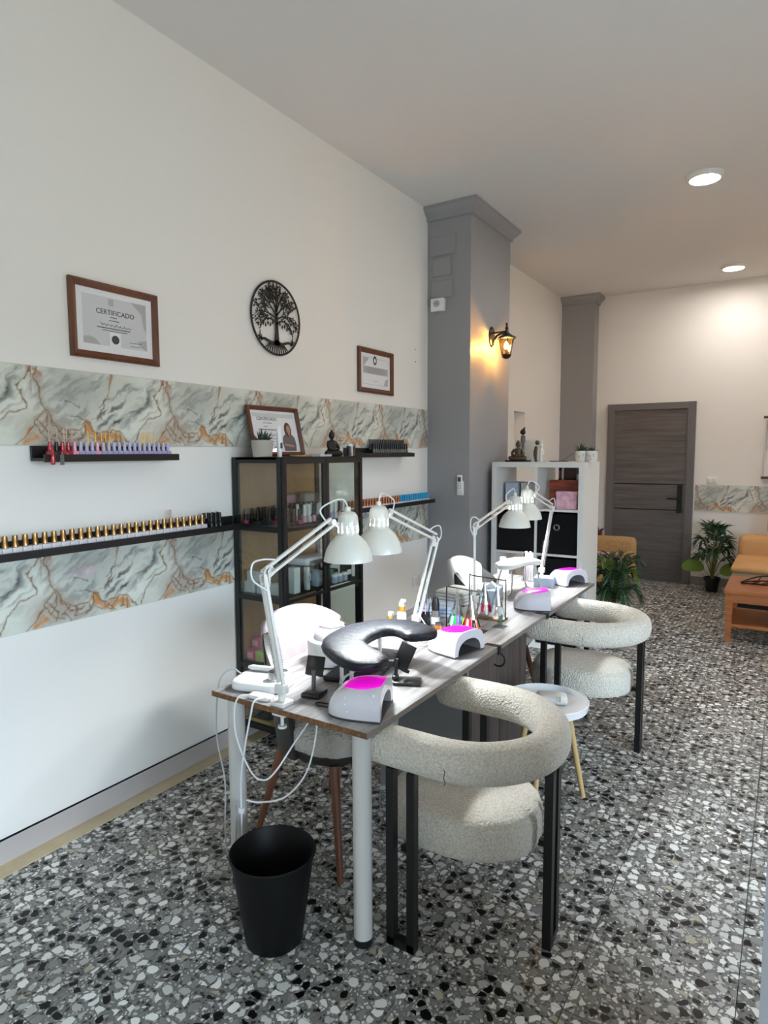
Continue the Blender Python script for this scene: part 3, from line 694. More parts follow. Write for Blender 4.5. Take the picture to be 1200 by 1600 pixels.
for k, (a, b) in enumerate(((.004, Wd/2-.002), (Wd/2+.002, Wd-.004))):
    g = G(); x0, x1, s_ = D+.001, D+.016, .024
    g.box(x0, x1, a, a+s_, .10, 1.578).box(x0, x1, b-s_, b, .10, 1.578).box(x0, x1, a+s_, b-s_, .10, .13).box(x0, x1, a+s_, b-s_, 1.545, 1.578)
    for z in (.44, .82, 1.195): g.box(x0, x1, a+s_, b-s_, z, z+.016)
    dr = g.build('door', BLACK, t, smooth=False)
    G().box(x0+.006, x0+.009, a+s_, b-s_, .13, 1.545).build('pane', GLASS, dr, smooth=False)
    yk = b-.012 if k == 0 else a+.012
    G().rod((x1, yk, .98), (x1+.018, yk, .98), .006).build('knob', BLACK, dr)
# contents: upper shelf
z1, z2, z3, z0 = 1.221, .846, .466, .131
pp = None; cols = [BLACKP, BLACKP, MAGB, BLACKP]
for k in range(16):
    loc = (.06+.085*(k % 4), 2.515+.048*(k//4), z1); lb = f'black bottle with magenta base, {ORD[k//4]} cabinet row from side pane, {ORD[k%4]} from wall'
    if pp is None: pp = bottle(lb, 'black and magenta bottles in the cabinet', MAGB, BLACKP, 'round', .022, .032, .06, loc)
    else: dup(pp, loc, label=lb if k % 3 == 0 else lb.replace('black bottle with magenta base', 'all-black bottle'), mats=None if k % 3 == 0 else {'bottle': BLACKP})
pw = None; bc = [PINKB, WHITEB, PINKB, TIPS[2], TIPS[9], GREENB, LILAC, WHITEB, PINKB, TIPS[7]]
for k in range(20):
    loc = (.25+.05*(k % 2), 2.72+.04*(k//2), z1); lb = f'white-capped slim bottle in cabinet {("back", "front")[k%2]} row, {ORD[k//2]} from corner post'
    if pw is None: pw = bottle(lb, 'white-capped bottles in the cabinet', PINKB, WHITEP, 'round', .036, .03, .062, loc)
    else: dup(pw, loc, label=lb if k % 3 < 2 else lb.replace('white-capped', 'black-capped'), mats={'bottle': bc[k//2], 'cap': WHITEP if k % 3 < 2 else BLACKP})
pq = None
for k in range(18):
    loc = (.06+.07*(k % 2), 2.74+.044*(k//2), z1); lb = f'plain black bottle in cabinet {("wall", "inner")[k%2]} row, {ORD[k//2]} from corner post'
    if pq is None: pq = bottle(lb, 'black bottles behind the white caps', BLACKP, BLACKP, 'round', .04, .028, .045, loc)
    else: dup(pq, loc, label=lb)
for k, (y, lb) in enumerate(((2.83, 'clear acrylic box of pale and pink tips, first of the two'), (3.0, 'clear acrylic box of pale and pink tips, nearer the pier'))):
    t = thing('acrylic_box', lb, 'box', (.09, y, z1+.087)); 
    G().box(-.035, .035, -.055, .055, 0, .065).build('box', ACRYL, t, smooth=False)
    g = G()
    for q in range(7): g.box(-.02, .02, -.045+.013*q, -.037+.013*q, .005, .05, b=.002)
    g.build('tips', WHITEB if k else PINKB, t)
# middle shelf
WBOX = mat('white_box', rgb(206, 206, 204), .5); wb = None
wl = ['small white carton first in the row on the middle cabinet shelf', 'small white carton second in the middle-shelf row', 'small white carton third in the middle-shelf row', 'larger white carton stacked on the small ones', 'tall white carton beside the cabinet corner post']
for k, (x, y, z, sx, sy, sz) in enumerate(((.08, 2.53, 0, .07, .05, .06), (.17, 2.53, 0, .07, .05, .06), (.26, 2.54, 0, .07, .05, .06), (.11, 2.54, .061, .1, .06, .06), (.3, 2.62, 0, .05, .05, .14))):
    t = thing('white_carton', wl[k], 'box', (x, y, z2+z), group='white cartons in the cabinet'); G().box(-sx/2, sx/2, -sy/2, sy/2, 0, sz, b=.002).build('carton', WBOX, t, smooth=False)
    G().box(-sx/2+.004, sx/2-.004, -.006, .006, sz, sz+.0008).build('flap', PAPERC, t, smooth=False)
mids = [('dark_case', 'black glossy case on the middle cabinet shelf', 'case', (.22, 2.77), .1, .09, .12, BLACKP), ('white_tube_box', 'tall white box at the front of the middle cabinet shelf', 'box', (.31, 2.72), .03, .025, .13, WBOX),
        ('blue_box', 'small pale blue box on the middle cabinet shelf', 'box', (.29, 2.83), .05, .05, .09, BLUEBOX), ('red_box', 'small red box on the middle cabinet shelf', 'box', (.3, 2.9), .03, .03, .06, REDB),
        ('grey_case', 'grey case behind the pale blue box in the cabinet', 'case', (.15, 2.9), .1, .14, .11, STEEL), ('teal_box', 'teal box between the jars on the middle cabinet shelf', 'box', (.27, 2.97), .04, .05, .07, TIPS[9]),
        ('black_pouch', 'low black pouch near the far end of the cabinet shelf', 'pouch', (.24, 3.08), .12, .08, .05, BLACKM), ('black_carton', 'black carton with pale label at the far end of the cabinet', 'box', (.3, 3.1), .05, .06, .09, BLACKP)]
for nm, lb, ct, (x, y), sx, sy, sz, m_ in mids:
    if nm == 'black_pouch': x = .17
    t = thing(nm, lb, ct, (x, y, z2)); G().box(-sx/2, sx/2, -sy/2, sy/2, 0, sz, b=.006).build('body', m_, t)
    G().box(sx/2, sx/2+.0012, -sy*.35, sy*.35, sz*.3, sz*.62).build('label_patch', PAPER if m_ is not WBOX else INKG, t, smooth=False)
t = thing('white_lamp_head', 'white nail lamp lying on top of the cases in the cabinet', 'nail lamp', (.2, 2.84, z2+.121)); G().rbox(-.07, .09, -.1, .12, 0, .05, .02).build('shell', SHELL, t); G().box(.09, .092, -.07, .09, .01, .03).build('opening', BLACKM, t, smooth=False)
jr = None
for k in range(6):
    loc = (.2+.055*(k % 3), 3.0+.06*(k//3)-.01, z2) if k < 3 else (.325, 2.95+.05*(k-3), z2); lb = ORD[k]+' small pale blue jar on the middle cabinet shelf, counting from the corner post'
    if jr is None:
        jr = thing('small_jar', lb, 'jar', loc, group='pale jars in the cabinet'); G().lathe([(.0001, 0), (.018, 0), (.02, .004), (.02, .03), (.016, .034)], 14).build('jar', BLUEBOX, jr); G().lathe([(.0001, .05), (.017, .05), (.018, .047), (.018, .034), (.0001, .034)], 14).build('lid', WHITEP, jr)
    else: dup(jr, loc, label=lb)
# lower shelf: tray of black brushes, magenta and green packets
t = thing('brush_tray', 'low tray of upright black bottles on the lower cabinet shelf', 'tray', (.2, 3.02, z3)); G().box(-.09, .09, -.13, .13, 0, .02).build('tray', BLACKP, t, smooth=False)
g = G()
for i in range(11):
    for j in range(3): g.lathe([(.008, .02), (.008, .05), (.0001, .052)], 6, (-.05+.05*j, -.12+.024*i, 0))
tag(g.build('caps', BLACKP, t), kind='stuff')
for k, (x, y, z, m_, lb) in enumerate(((.08, 2.53, 0, MAGB, 'magenta packet standing at the wall end of the lower cabinet shelf'), (.14, 2.53, 0, GREENB, 'lime green packet on the lower cabinet shelf beside a magenta one'), (.09, 2.56, .062, MAGB, 'magenta packet lying on the other packets in the cabinet'), (.2, 2.54, 0, GREENB, 'lime green packet nearest the glass door in the cabinet'))):
    t = thing('packet', lb, 'packet', (x, y, z3+z), group='coloured packets in the cabinet'); G().rbox(-.026, .026, -.03, .03, 0, .06, .006).build('packet_body', m_, t)
    G().box(-.02, .02, -.0312, -.03, .015, .045).build('print_patch', PINKB if m_ is MAGB else YELLOWW, t, smooth=False)
t = thing('white_canister', 'white canister on the bottom cabinet shelf', 'canister', (.28, 2.62, z0)); G().lathe([(.0001, 0), (.05, 0), (.05, .16), (.045, .17), (.0001, .17)], 20).build('body', WBOX, t); G().lathe([(.0001, .195), (.047, .195), (.05, .19), (.05, .171), (.0001, .171)], 20).build('lid', WHITEP, t)
t = thing('black_bag', 'black bag on the bottom cabinet shelf beside the white canister', 'bag', (.17, 2.56, z0)); G().rbox(-.09, .04, -.05, .08, 0, .17, .03).build('body', BLACKM, t); G().tube(arc(-.025, 0, .04, 0, 180, 10), .005).move(Matrix.Translation((0, .015, .165)) @ Matrix.Rotation(rad(90), 4, 'X')).build('handle', BLACK, t)

# ---- on top of the cabinet
ZT = CZ+.0012
def succulent(t, c, r, h, n, seed=1, mat_=None):
    g = G(); rr = random.Random(seed)
    for k in range(n):
        a = 2*PI*k/n*2.4+rr.uniform(-.2, .2); el = rad(rr.uniform(25, 85)); L = h*rr.uniform(.7, 1)
        d_ = Vector((cos(a)*cos(el), sin(a)*cos(el), sin(el))); b0 = Vector(c)+Vector((cos(a), sin(a), 0))*r*.25
        side = d_.cross(Vector((0, 0, 1))).normalized()*h*.11; up = side.cross(d_)*.5; mid = b0+d_*L*.4; tip = b0+d_*L
        g.add([b0, mid+side, mid+up, mid-side, mid-up, tip], [(0, 1, 2), (0, 2, 3), (0, 3, 4), (0, 4, 1), (5, 2, 1), (5, 3, 2), (5, 4, 3), (5, 1, 4)])
    return g.build('leaves', mat_ or SUCC, t, smooth=False)
t = thing('potted_succulent', 'green spiky succulent in a beige concrete pot on the cabinet', 'potted plant', (.2, 2.46+.045, ZT))
G().lathe([(.0001, 0), (.045, 0), (.05, .004), (.058, .086), (.056, .088), (.052, .086), (.05, .072), (.0001, .072)], 28).build('pot', CONC, t); succulent(t, (0, 0, .07), .05, .085, 22)
t, w, h = frame_thing('certificate_frame', 'brown framed certificate with portrait print leaning on top of the cabinet', 2.545, 2.965, ZT, ZT+.285, .024, lean=-12, tilt=0)
t.location = (.088, 2.553, ZT+.0015)
lettering('CERTIFICADO', .026, INK, t, YZ(.15, .205))
lines(t, [(.115, .185, .19, .003), (.12, .15, .17, .003), (.075, .215, .152, .004), (.075, .23, .125, .002), (.07, .2, .118, .002), (.075, .23, .1, .002), (.07, .2, .085, .002), (.06, .24, .065, .0015), (.14, .16, .05, .004), (.175, .195, .052, .006), (.07, .2, .034, .002)])
lines(t, [(.04, w-.04, h-.05, .022)], m=INKL, name='heading_band')
g = G(); cx = .312
g.prism([(cx-.05, .03), (cx-.058, .08), (cx-.052, .11), (cx-.03, .128), (cx, .132), (cx+.03, .126), (cx+.05, .108), (cx+.056, .07), (cx+.05, .03)], .0062, .0066, plane='yz').build('portrait_shirt', SHIRTP, t, smooth=False)
G().prism([(cx+.03*cos(a), .155+.043*sin(a)) for a in [2*PI*k/18 for k in range(18)]], .0066, .0068, plane='yz').build('portrait_hair', HAIRP, t, smooth=False)
g = G().prism([(cx+.006+.016*cos(a), .157+.024*sin(a)) for a in [2*PI*k/16 for k in range(16)]], .0068, .007, plane='yz'); g.prism([(cx-.004, .136), (cx+.014, .136), (cx+.008, .112)], .0068, .007, plane='yz'); g.prism([(cx-.045, .062), (cx+.035, .052), (cx+.035, .064), (cx-.045, .074)], .0068, .007, plane='yz'); g.build('portrait_skin', SKINP, t, smooth=False)
t = thing('cream_tube', 'upright white cream tube in front of the leaning certificate', 'tube', (.23, 2.605, ZT)); G().lathe([(.0001, 0), (.013, 0), (.013, .03)], 14).build('cap', WHITEP, t)
g = G(); g.rings([[(rx*cos(2*PI*k/14), ry*sin(2*PI*k/14), z) for k in range(14)] for z, rx, ry in ((.03, .014, .014), (.1, .013, .016), (.165, .002, .018))]).build('tube_body', WHITEP, t)
G().box(.0138, .0145, -.008, .008, .045, .075).build('label_patch', INK, t, smooth=False)
t = thing('serving_board', 'flat pale wooden dish lying on the cabinet edge', 'dish', (.26, 2.75, ZT)); G().lathe([(.0001, 0), (.06, 0), (.07, .008), (.066, .01), (.058, .004), (.0001, .004)], 26, sx=.5, sy=1.3).build('dish_body', PALEWOOD, t)
t = thing('paper_leaflet', 'white leaflet lying flat on the cabinet beside the dark figure', 'leaflet', (.19, 2.99, ZT)); G().box(-.06, .06, -.06, .05, 0, .012).build('pages', PAPER, t, smooth=False)
def sitting_figure(t, m, s=1.0, base=None):
    """seated meditating figure, one continuous lathe-and-limb statue about .16 tall"""
    g = G()
    g.lathe([(.0001, 0), (.052*s, 0), (.056*s, .012*s), (.05*s, .03*s), (.036*s, .038*s), (.03*s, .055*s), (.034*s, .08*s), (.028*s, .094*s), (.011*s, .1*s), (.011*s, .108*s), (.02*s, .116*s), (.022*s, .13*s), (.018*s, .144*s), (.01*s, .15*s), (.009*s, .158*s), (.0001, .163*s)], 20, sx=.75)
    for q in (-1, 1):
        g.tube(smooth_path([(0, q*.03*s, .088*s), (.008*s, q*.045*s, .066*s), (.02*s, q*.042*s, .045*s), (.03*s, q*.014*s, .036*s)], 4), [.012*s]*9+[.009*s]*4, 8)
        g.tube(smooth_path([(-.005*s, q*.025*s, .022*s), (.012*s, q*.062*s, .018*s), (.034*s, q*.045*s, .014*s), (.04*s, q*.0, .014*s)], 4), [.018*s]*6+[.014*s]*7, 8)
    g.build('figure', m, t)
t = thing('seated_figurine', 'small black seated meditating figurine on the cabinet', 'figurine', (.2, 3.108, ZT)); sitting_figure(t, BLACKM, .98)
t = thing('candle_glass', 'dark purple candle in a clear glass on the cabinet edge', 'candle', (.322, 3.135, ZT))
G().lathe([(.0001, .003), (.024, .003), (.026, .06), (.0001, .06)], 20).build('wax', CANDLE, t); G().lathe([(.0001, 0), (.026, 0), (.028, .075), (.0265, .075), (.0265, .0025)], 24).build('glass', GLASS, t); G().rod((0, 0, .06), (.001, 0, .068), .001).build('wick', BLACKM, t)
# ================================================================== manicure table and what stands on it
LEGGREY = mat('pale_grey_metal', rgb(200, 197, 192), .35)
TZ, TX0, TX1, TY0, TY1 = .745, .81, 1.488, 1.562, 4.235
t = thing('manicure_table', 'long grey wood-grain manicure table on white legs', 'table', (1.15, 2.9, 0)); ox, oy = 1.15, 2.9
def L(x0, x1, y0, y1): return x0-ox, x1-ox, y0-oy, y1-oy
top = G().box(*L(TX0, TX1, TY0+.002, TY1-.002), TZ-.02, TZ).build('tabletop', TABLE, t, smooth=False)
G().box(*L(TX0, TX1, TY0, TY0+.0022), TZ-.0195, TZ-.001).build('edge_strip', CHIP, top, smooth=False)
G().box(*L(TX1, TX1+.001, TY0, TY1), TZ-.0195, TZ-.001).build('edge_strip', mat('edge_grey', rgb(120, 112, 106), .5), top, smooth=False)
for (x, y) in ((.872, 1.62), (1.434, 1.612), (.872, 4.17), (1.434, 4.17)):
    lg = G().lathe([(.031, .03), (.031, TZ-.021)], 24, (x-ox, y-oy, 0), cap0=True, cap1=True).build('leg', LEGGREY, t)
    G().lathe([(.0001, 0), (.024, 0), (.031, .006), (.031, .03), (.0001, .03)], 20, (x-ox, y-oy, 0)).build('foot_cap', BLACKP, lg)
PX0, PX1, PY0, PY1 = .93, 1.385, 2.50, 3.26
g = G().box(*L(PX0, PX1-.02, PY0+.018, PY1), .0, TZ-.021); pd_ = g.build('pedestal', mat('pedestal_grey', rgb(120, 118, 116), .5), t, smooth=False)
G().box(*L(PX0, PX1, PY0, PY0+.018), 0, TZ-.022).build('side_panel', mat('pedestal_side', rgb(128, 127, 126), .5), pd_, smooth=False)
for k in range(2):
    a = PY0+.02+.37*k; G().box(*L(PX1-.02, PX1-.002, a, a+.366), .04, TZ-.03, b=.002).build('door_panel', DKWOOD, pd_, smooth=False)

# ---- UV nail lamps: arch-fronted shells with a magenta top window
def uv_lamp(loc, rz, label, dots=False):
    t = thing('nail_lamp', label, 'nail lamp', loc, rz, 'white nail curing lamps with magenta tops')
    Wd, Hh, Ld = .102, .104, .19
    def sec(x):                                    # outer half section at depth x (0 front .. -Ld)
        q = min(.9999, -x/Ld); k = (1-q**3.4)**(1/2.6)
        return Wd*(.35+.65*(1-q**3.5)**.5), Hh*k
    n = 28; g = G(); loops = []
    xs = [-Ld*(1-(1-i/16)**1.6) for i in range(17)]; xs[-1] = -Ld*.9995
    def outer(x, a):
        w, h = sec(x); c, s_ = cos(a), sin(a); p_ = 2/3.5
        return (x, math.copysign(abs(c)**p_, c)*w, .007+max(0, s_)**p_*(h-.007))
    for x in xs: loops.append([outer(x, PI*j/n) for j in range(n+1)])
    vs = [p for l in loops for p in l]; m_ = n+1
    fs = [(i*m_+j, i*m_+j+1, (i+1)*m_+j+1, (i+1)*m_+j) for i in range(len(loops)-1) for j in range(n)]
    g.add(vs, fs)
    # front face ring and inner tunnel
    def inner(x, a):
        c, s_ = cos(a), sin(a); p_ = 2/2.3
        return (x, math.copysign(abs(c)**p_, c)*.078, .007+max(0, s_)**p_*.062)
    A = [outer(0, PI*j/n) for j in range(n+1)]; B = [inner(-.001, PI*j/n) for j in range(n+1)]; C_ = [inner(-.13, PI*j/n) for j in range(n+1)]
    g.add(A+B, [(j, j+1, m_+j+1, m_+j) for j in range(n)])
    sh = g.build('shell', SHELL, t, ang=35)
    g = G(); g.add(B+C_, [(j, j+1, m_+j+1, m_+j) for j in range(n)]); g.add(C_, [tuple(range(m_))]); g.build('tunnel', mat('lamp_inside', rgb(170, 168, 170), .3) if 'lamp_inside' not in bpy.data.materials else bpy.data.materials['lamp_inside'], t)
    # window patch on top: clipped ellipse just above the shell
    def ztop(x, y):
        w, h = sec(x); u = min(.999, abs(y)/w); return .007+(h-.007)*(1-u**3.5)**(1/3.5)
    g = G(); nr, na = 7, 36; cx, rx, ry = -.068, .078, .066; vs = []
    for i in range(nr+1):
        for j in range(na):
            a = 2*PI*j/na; x = min(-.007, cx+rx*cos(a)*i/nr); y = ry*sin(a)*i/nr
            vs.append((x, y, ztop(x, y)+.0016))
    fs = [(i*na+j, i*na+(j+1) % na, (i+1)*na+(j+1) % na, (i+1)*na+j) for i in range(nr) for j in range(na)]
    rim = [(v[0], v[1], v[2]-.0025) for v in vs[-na:]]; vs += rim
    fs += [(nr*na+j, nr*na+(j+1) % na, (nr+1)*na+(j+1) % na, (nr+1)*na+j) for j in range(na)]
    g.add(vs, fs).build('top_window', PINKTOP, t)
    g = G(); g.prism([(sec(x)[0]*s_*1.005 and x, sec(x)[0]*s_*1.005) for s_, rng in ((1, xs), (-1, xs[::-1])) for x in rng], 0, .0075).build('base_plate', DKGREY, t, smooth=False)
    if dots:
        for k, (x, zf, r) in enumerate(((-.026, .80, .0065), (-.03, .62, .0035), (-.07, .78, .0035), (-.12, .74, .003), (-.055, .46, .0025), (-.022, .40, .003), (-.118, .52, .003), (-.11, .26, .003))):
            a = PI+ -PI/2*0
            # points on the near flank (y<0): find the section angle whose height is zf*h
            w, h = sec(x); z = .007+(h-.007)*zf; u = (1-zf**3.5)**(1/3.5); y = -w*u
            G().ball((x, y-.0004, z), r, 8, sx=1, sy=.45, sz=1).build('white_dot', WHITEP, t)
    return t
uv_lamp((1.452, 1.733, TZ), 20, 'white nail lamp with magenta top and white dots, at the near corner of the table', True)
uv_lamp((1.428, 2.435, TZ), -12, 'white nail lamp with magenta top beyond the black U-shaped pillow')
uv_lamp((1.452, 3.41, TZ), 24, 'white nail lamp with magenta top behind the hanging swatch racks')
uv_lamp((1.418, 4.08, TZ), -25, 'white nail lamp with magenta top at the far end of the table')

# ---- desk lamps
def desk_lamp(label, base, elbow, head, shade, rz=0, cordloop=1):
    b, e, h, s = (Vector(v) for v in (base, elbow, head, shade))
    t = thing('desk_lamp', label, 'desk lamp', base, group='white articulated desk lamps'); e, h, s = e-b, h-b, s-b; o = Vector((0, 0, 0))
    g = G(); g.rbox(-.03, .03, -.028, .028, 0, .016, .004); g.box(-.026, -.016, -.02, .02, -.021, .004).rod((0, 0, .014), (0, 0, .06), .013); g.rbox(-.02, .02, -.016, .016, .04, .075, .005).rbox(-.03, .026, -.02, .02, -.036, -.024, .003).rod((.0, 0, -.075), (0, 0, -.03), .006).lathe([(.0001, 0), (.016, 0), (.016, .008), (.0001, .008)], 12, (0, 0, -.08))
    g.build('clamp', WHITEM, t)
    piv = Vector((0, 0, .06))
    def pair(a, c, name):
        d = (c-a).normalized(); side = d.cross(Vector((0, 0, 1)));
        side = side.normalized() if side.length > 1e-3 else Vector((1, 0, 0)); nrm = side.cross(d).normalized(); g = G()
        for q in (-.0145, .0145): g.bar(a+nrm*q, c+nrm*q, .0105)
        arm = g.build(name, WHITEM, t, smooth=False)
        sp = G(); n = 60; L0 = a+d*.03; L1 = a+(c-a)*.45
        for q in (-.016, .016):
            P = [L0+(L1-L0)*(i/n)+side*q+(side*cos(i*2.1)+nrm*sin(i*2.1))*.0045 for i in range(n+1)]
            sp.tube(P, .0011, 4)
        sp.build('spring', STEEL, arm); return d, side, nrm
    d1, sd, n1 = pair(piv, e, 'lower_arm'); d2, sd2, n2 = pair(e, h, 'upper_arm')
    g = G()
    for q in (-1, 1):
        w = sd*.0085*q; P = [e-d1*.045-n1*.018, e-d1*.045+n1*.018, e+n1*.024+d1*.01, e+d2*.04+n2*.018, e+d2*.045-n2*.018, e-n2*.022]
        A = [p+w*.85 for p in P]; B = [p+w*1.15 for p in P]; k = len(P)
        g.add(A+B, [tuple(range(k)), tuple(range(k, 2*k))[::-1]]+[(i, (i+1) % k, k+(i+1) % k, k+i) for i in range(k)])
    for p_ in (e-d1*.03, e+d2*.03, e): g.rod(p_-sd*.013, p_+sd*.013, .0045, n=8)
    g.build('elbow_bracket', WHITEM, t, smooth=False)
    # head: shade rim is at s, cap above
    g = G(); dh = (Vector((s.x, s.y, s.z+.13))-h)
    g.rod(h-sd2*.014, h+sd2*.014, .012, n=12); g.bar(h, h+dh*.9, .012); g.rod(h+dh*.45-sd2*.02, h+dh*.45+sd2*.02, .01, n=10)
    g.build('head_joint', WHITEM, t)
    prof = [(.098, 0), (.096, .012), (.088, .042), (.072, .072), (.05, .094), (.042, .1)]
    inn = [(r-.003, z) for r, z in prof]
    c = tuple(s)
    g = G().lathe(prof, 36, c).lathe(inn, 36, c).lathe([(.098, 0), (.095, 0)], 36, c)
    sh = g.build('shade', CREAM, t)
    capp = [(.042, .098), (.0425, .112), (.042, .142), (.038, .176), (.028, .19), (.012, .195)]
    g = G().lathe(capp, 48, c, skip=lambda k, i: i == 1 and k % 4 == 0, cap1=True)
    g.lathe([(.0115, .195), (.011, .212), (.0001, .213)], 14, c).build('lamp_cap', CREAM, t)
    G().lathe([(.0001, .032), (.016, .036), (.025, .048), (.029, .062), (.024, .084), (.014, .098), (.0001, .1)], 20, c).build('bulb', BULB, t)
    g = G(); ct = s+Vector((0, 0, .21))
    up = Vector((0, 0, 1)); dd = (h-ct); dd.z = 0; dd = dd.normalized() if dd.length > 1e-3 else sd2
    g.tube(smooth_path([ct, ct+up*.03+dd*.02, ct+up*.03+dd*.07+sd2*.01, h+up*.05+dd*.05, h+up*.012-d2*.03], 7), .0032, 6)
    back = -d2; back.z = 0; back.normalize()
    g.tube(smooth_path([e+d2*.07+n2*.02, e+up*.055+back*.0, e+up*.045+back*.045, e+back*.045-up*.01, e-d1*.06+n1*.02], 7), .0032, 6)
    g.build('cord', WHITEP, t); return t
desk_lamp('white desk lamp clamped to the near edge of the table, lighting the black pillow', (1.115, 1.597, TZ), (1.012, 1.628, 1.178), (1.058, 1.965, 1.335), (1.085, 2.035, 1.178))
desk_lamp('white desk lamp clamped by the gold-collared bottles, facing the front', (1.045, 2.65, TZ), (1.10, 2.745, 1.19), (1.088, 2.335, 1.342), (1.10, 2.235, 1.187))
desk_lamp('white desk lamp at the far station, its elbow over the swatch racks', (1.12, 3.16, TZ), (1.10, 3.195, 1.195), (1.10, 3.70, 1.293), (1.10, 3.80, 1.135))
desk_lamp('white desk lamp at the far end of the table, nearest the white cube shelf', (1.145, 4.20, TZ), (1.15, 4.385, 1.222), (1.13, 4.06, 1.325), (1.105, 4.0, 1.168))

# ---- black U-shaped hand pillow on a white stand
sp_ = smooth_path([(1.40, 1.742, 0), (1.27, 1.80, 0), (1.168, 1.885, 0), (1.135, 2.03, 0), (1.165, 2.14, 0), (1.235, 2.185, 0), (1.315, 2.165, 0), (1.375, 2.12, 0)], 6)
t = thing('hand_rest', 'black leather U-shaped hand pillow on a low stand', 'hand rest', (1.25, 1.98, TZ)); O = Vector((1.25, 1.98, 0)); P = [p-O+Vector((0, 0, .146)) for p in sp_]
N = len(P); endf = lambda i: min(1, (.22+.78*math.sqrt(1-(1-min(1, min(i, N-1-i)/4.5))**2)))
P = [P[0]+(P[0]-P[1])*(.6)]+P+[P[-1]+(P[-1]-P[-2])*.6]; N = len(P)
R = [.082*endf(i) if i < N//2 else .074*endf(i) for i in range(N)]; RY = [.024*max(.55, endf(i)) for i in range(N)]
pw_ = G().tube(P, R, 24, ry=RY, sq=3.4).build('pillow', LEATHER, t, ang=60)
G().tube([p+Vector((0, 0, .0)) for p in P], [r+.0015 for r in R], 20, ry=[.003]*N).build('piping', BLACKP, pw_)
g = G()
for x, y in ((-.06, -.14), (-.06, .12), (.03, .17), (.02, -.19)): g.rod((x, y, .022), (x, y, .128), .007, n=10)
g.tube(smooth_path([(.02, -.19, .02), (-.07, -.13, .018), (-.08, .05, .018), (-.03, .16, .018), (.03, .17, .02)], 5), .007, 8).build('stand', WHITEM, t)
t = thing('desk_mat', 'black padded mat under the U-shaped pillow', 'mat', (1.17, 2.06, TZ), 12); G().rbox(-.12, .075, -.19, .22, 0, .02, .009).build('mat_pad', LEATHER, t)
t = thing('dust_collector', 'round white domed dust collector behind the black pillow', 'dust collector', (.985, 2.055, TZ))
G().lathe([(.0001, 0), (.09, 0), (.1, .006), (.102, .085), (.098, .098), (.086, .103), (.078, .101), (.0001, .101)], 40).build('housing', WHITEP, t)
G().lathe([(.076, .1), (.074, .118), (.062, .14), (.04, .156), (.018, .162), (.0001, .162)], 36).build('dome', SHELL, t); G().lathe([(.045, .158), (.05, .1575), (.05, .154), (.045, .154)], 30).build('dome_ring', WHITEM, t)

# ---- phone holders
t = thing('phone_holder', 'black phone stand seen from behind, next to the near lamp', 'phone stand', (1.158, 1.715, TZ), 12)
G().rbox(-.036, .036, -.032, .045, 0, .018, .006).build('base', BLACKP, t); G().rod((0, .0, .016), (0, .006, .095), .008, n=12).box(-.014, .014, -.02, -.008, .012, .026).build('column', DKGREY, t)
g = G().rbox(-.034, .034, -.004, .006, -.028, .04, .003); g.box(-.03, -.012, .006, .03, -.03, -.024).box(.012, .03, .006, .03, -.03, -.024); g.move(Matrix.Translation((0, .014, .1)) @ Matrix.Rotation(rad(-22), 4, 'X')).build('back_plate', BLACKP, t)
t = thing('phone_holder', 'black phone stand with tilted plate in front of the black pillow', 'phone stand', (1.372, 2.0, TZ), 25)
G().rbox(-.05, .055, -.036, .036, 0, .014, .005).build('base', BLACKP, t); G().rod((-.042, 0, .012), (-.036, .004, .09), .0065, n=10).rbox(-.054, -.03, -.016, .016, .012, .03, .004).build('column', BLACKP, t)
g = G().rbox(-.033, .033, -.005, .003, -.055, .045, .002); g.box(-.028, -.01, .003, .03, -.056, -.05).box(.01, .028, .003, .03, -.056, -.05).box(-.028, -.01, .026, .031, -.056, -.044).box(.01, .028, .026, .031, -.056, -.044)
g.move(Matrix.Translation((-.008, .014, .1)) @ Matrix.Rotation(rad(-24), 4, 'Z') @ Matrix.Rotation(rad(-24), 4, 'X') @ Matrix.Rotation(rad(14), 4, 'Y')).build('back_plate', BLACKP, t)

# ---- nail drill, charger, cords
t = thing('nail_drill', 'white electric nail drill with chrome dial at the near left corner of the table', 'nail drill', (.932, 1.70, TZ), 14)
def rr(x0, x1, y0, y1, r, n=6):
    out = []
    for cx, cy, a in ((x1-r, y1-r, 0), (x0+r, y1-r, 90), (x0+r, y0+r, 180), (x1-r, y0+r, 270)): out += [(cx+r*cos(rad(a+90*k/n)), cy+r*sin(rad(a+90*k/n))) for k in range(n+1)]
    return out
def slab(g, x0, x1, y0, y1, z0, z1, r, b):
    lv = [(z0, b*.6), (z0+b*.4, .0), (z1-b, 0), (z1-b*.35, b*.3), (z1, b)]
    return g.rings([[(p[0], p[1], z) for p in rr(x0+i, x1-i, y0+i, y1-i, r-i*.6)] for z, i in lv])
slab(G(), -.105, .105, -.082, .082, 0, .032, .05, .01).build('housing', WHITEP, t)
G().box(-.07, .02, -.07, -.06, .0305, .0325).build('display_strip', INKL, t, smooth=False)
k_ = G().lathe([(.026, .032), (.024, .06), (.022, .063), (.017, .063)], 28, (.055, -.01, 0)).build('dial', CHROME, t); G().lathe([(.0001, .0625), (.0172, .0625), (.0172, .06)], 24, (.055, -.01, 0)).build('dial_top', BLACKP, k_)
t = thing('drill_handpiece', 'white pen-shaped drill handpiece lying on the nail drill', 'handpiece', (.915, 1.752, TZ+.044), 16); G().rod((-.07, 0, 0), (.045, 0, 0), .0105, n=16).rod((-.085, 0, 0), (-.07, 0, 0), .006, .0105, n=14).build('grip', WHITEP, t); G().rod((.045, 0, 0), (.075, 0, 0), .009, .004, n=14).build('nose', STEEL, t)
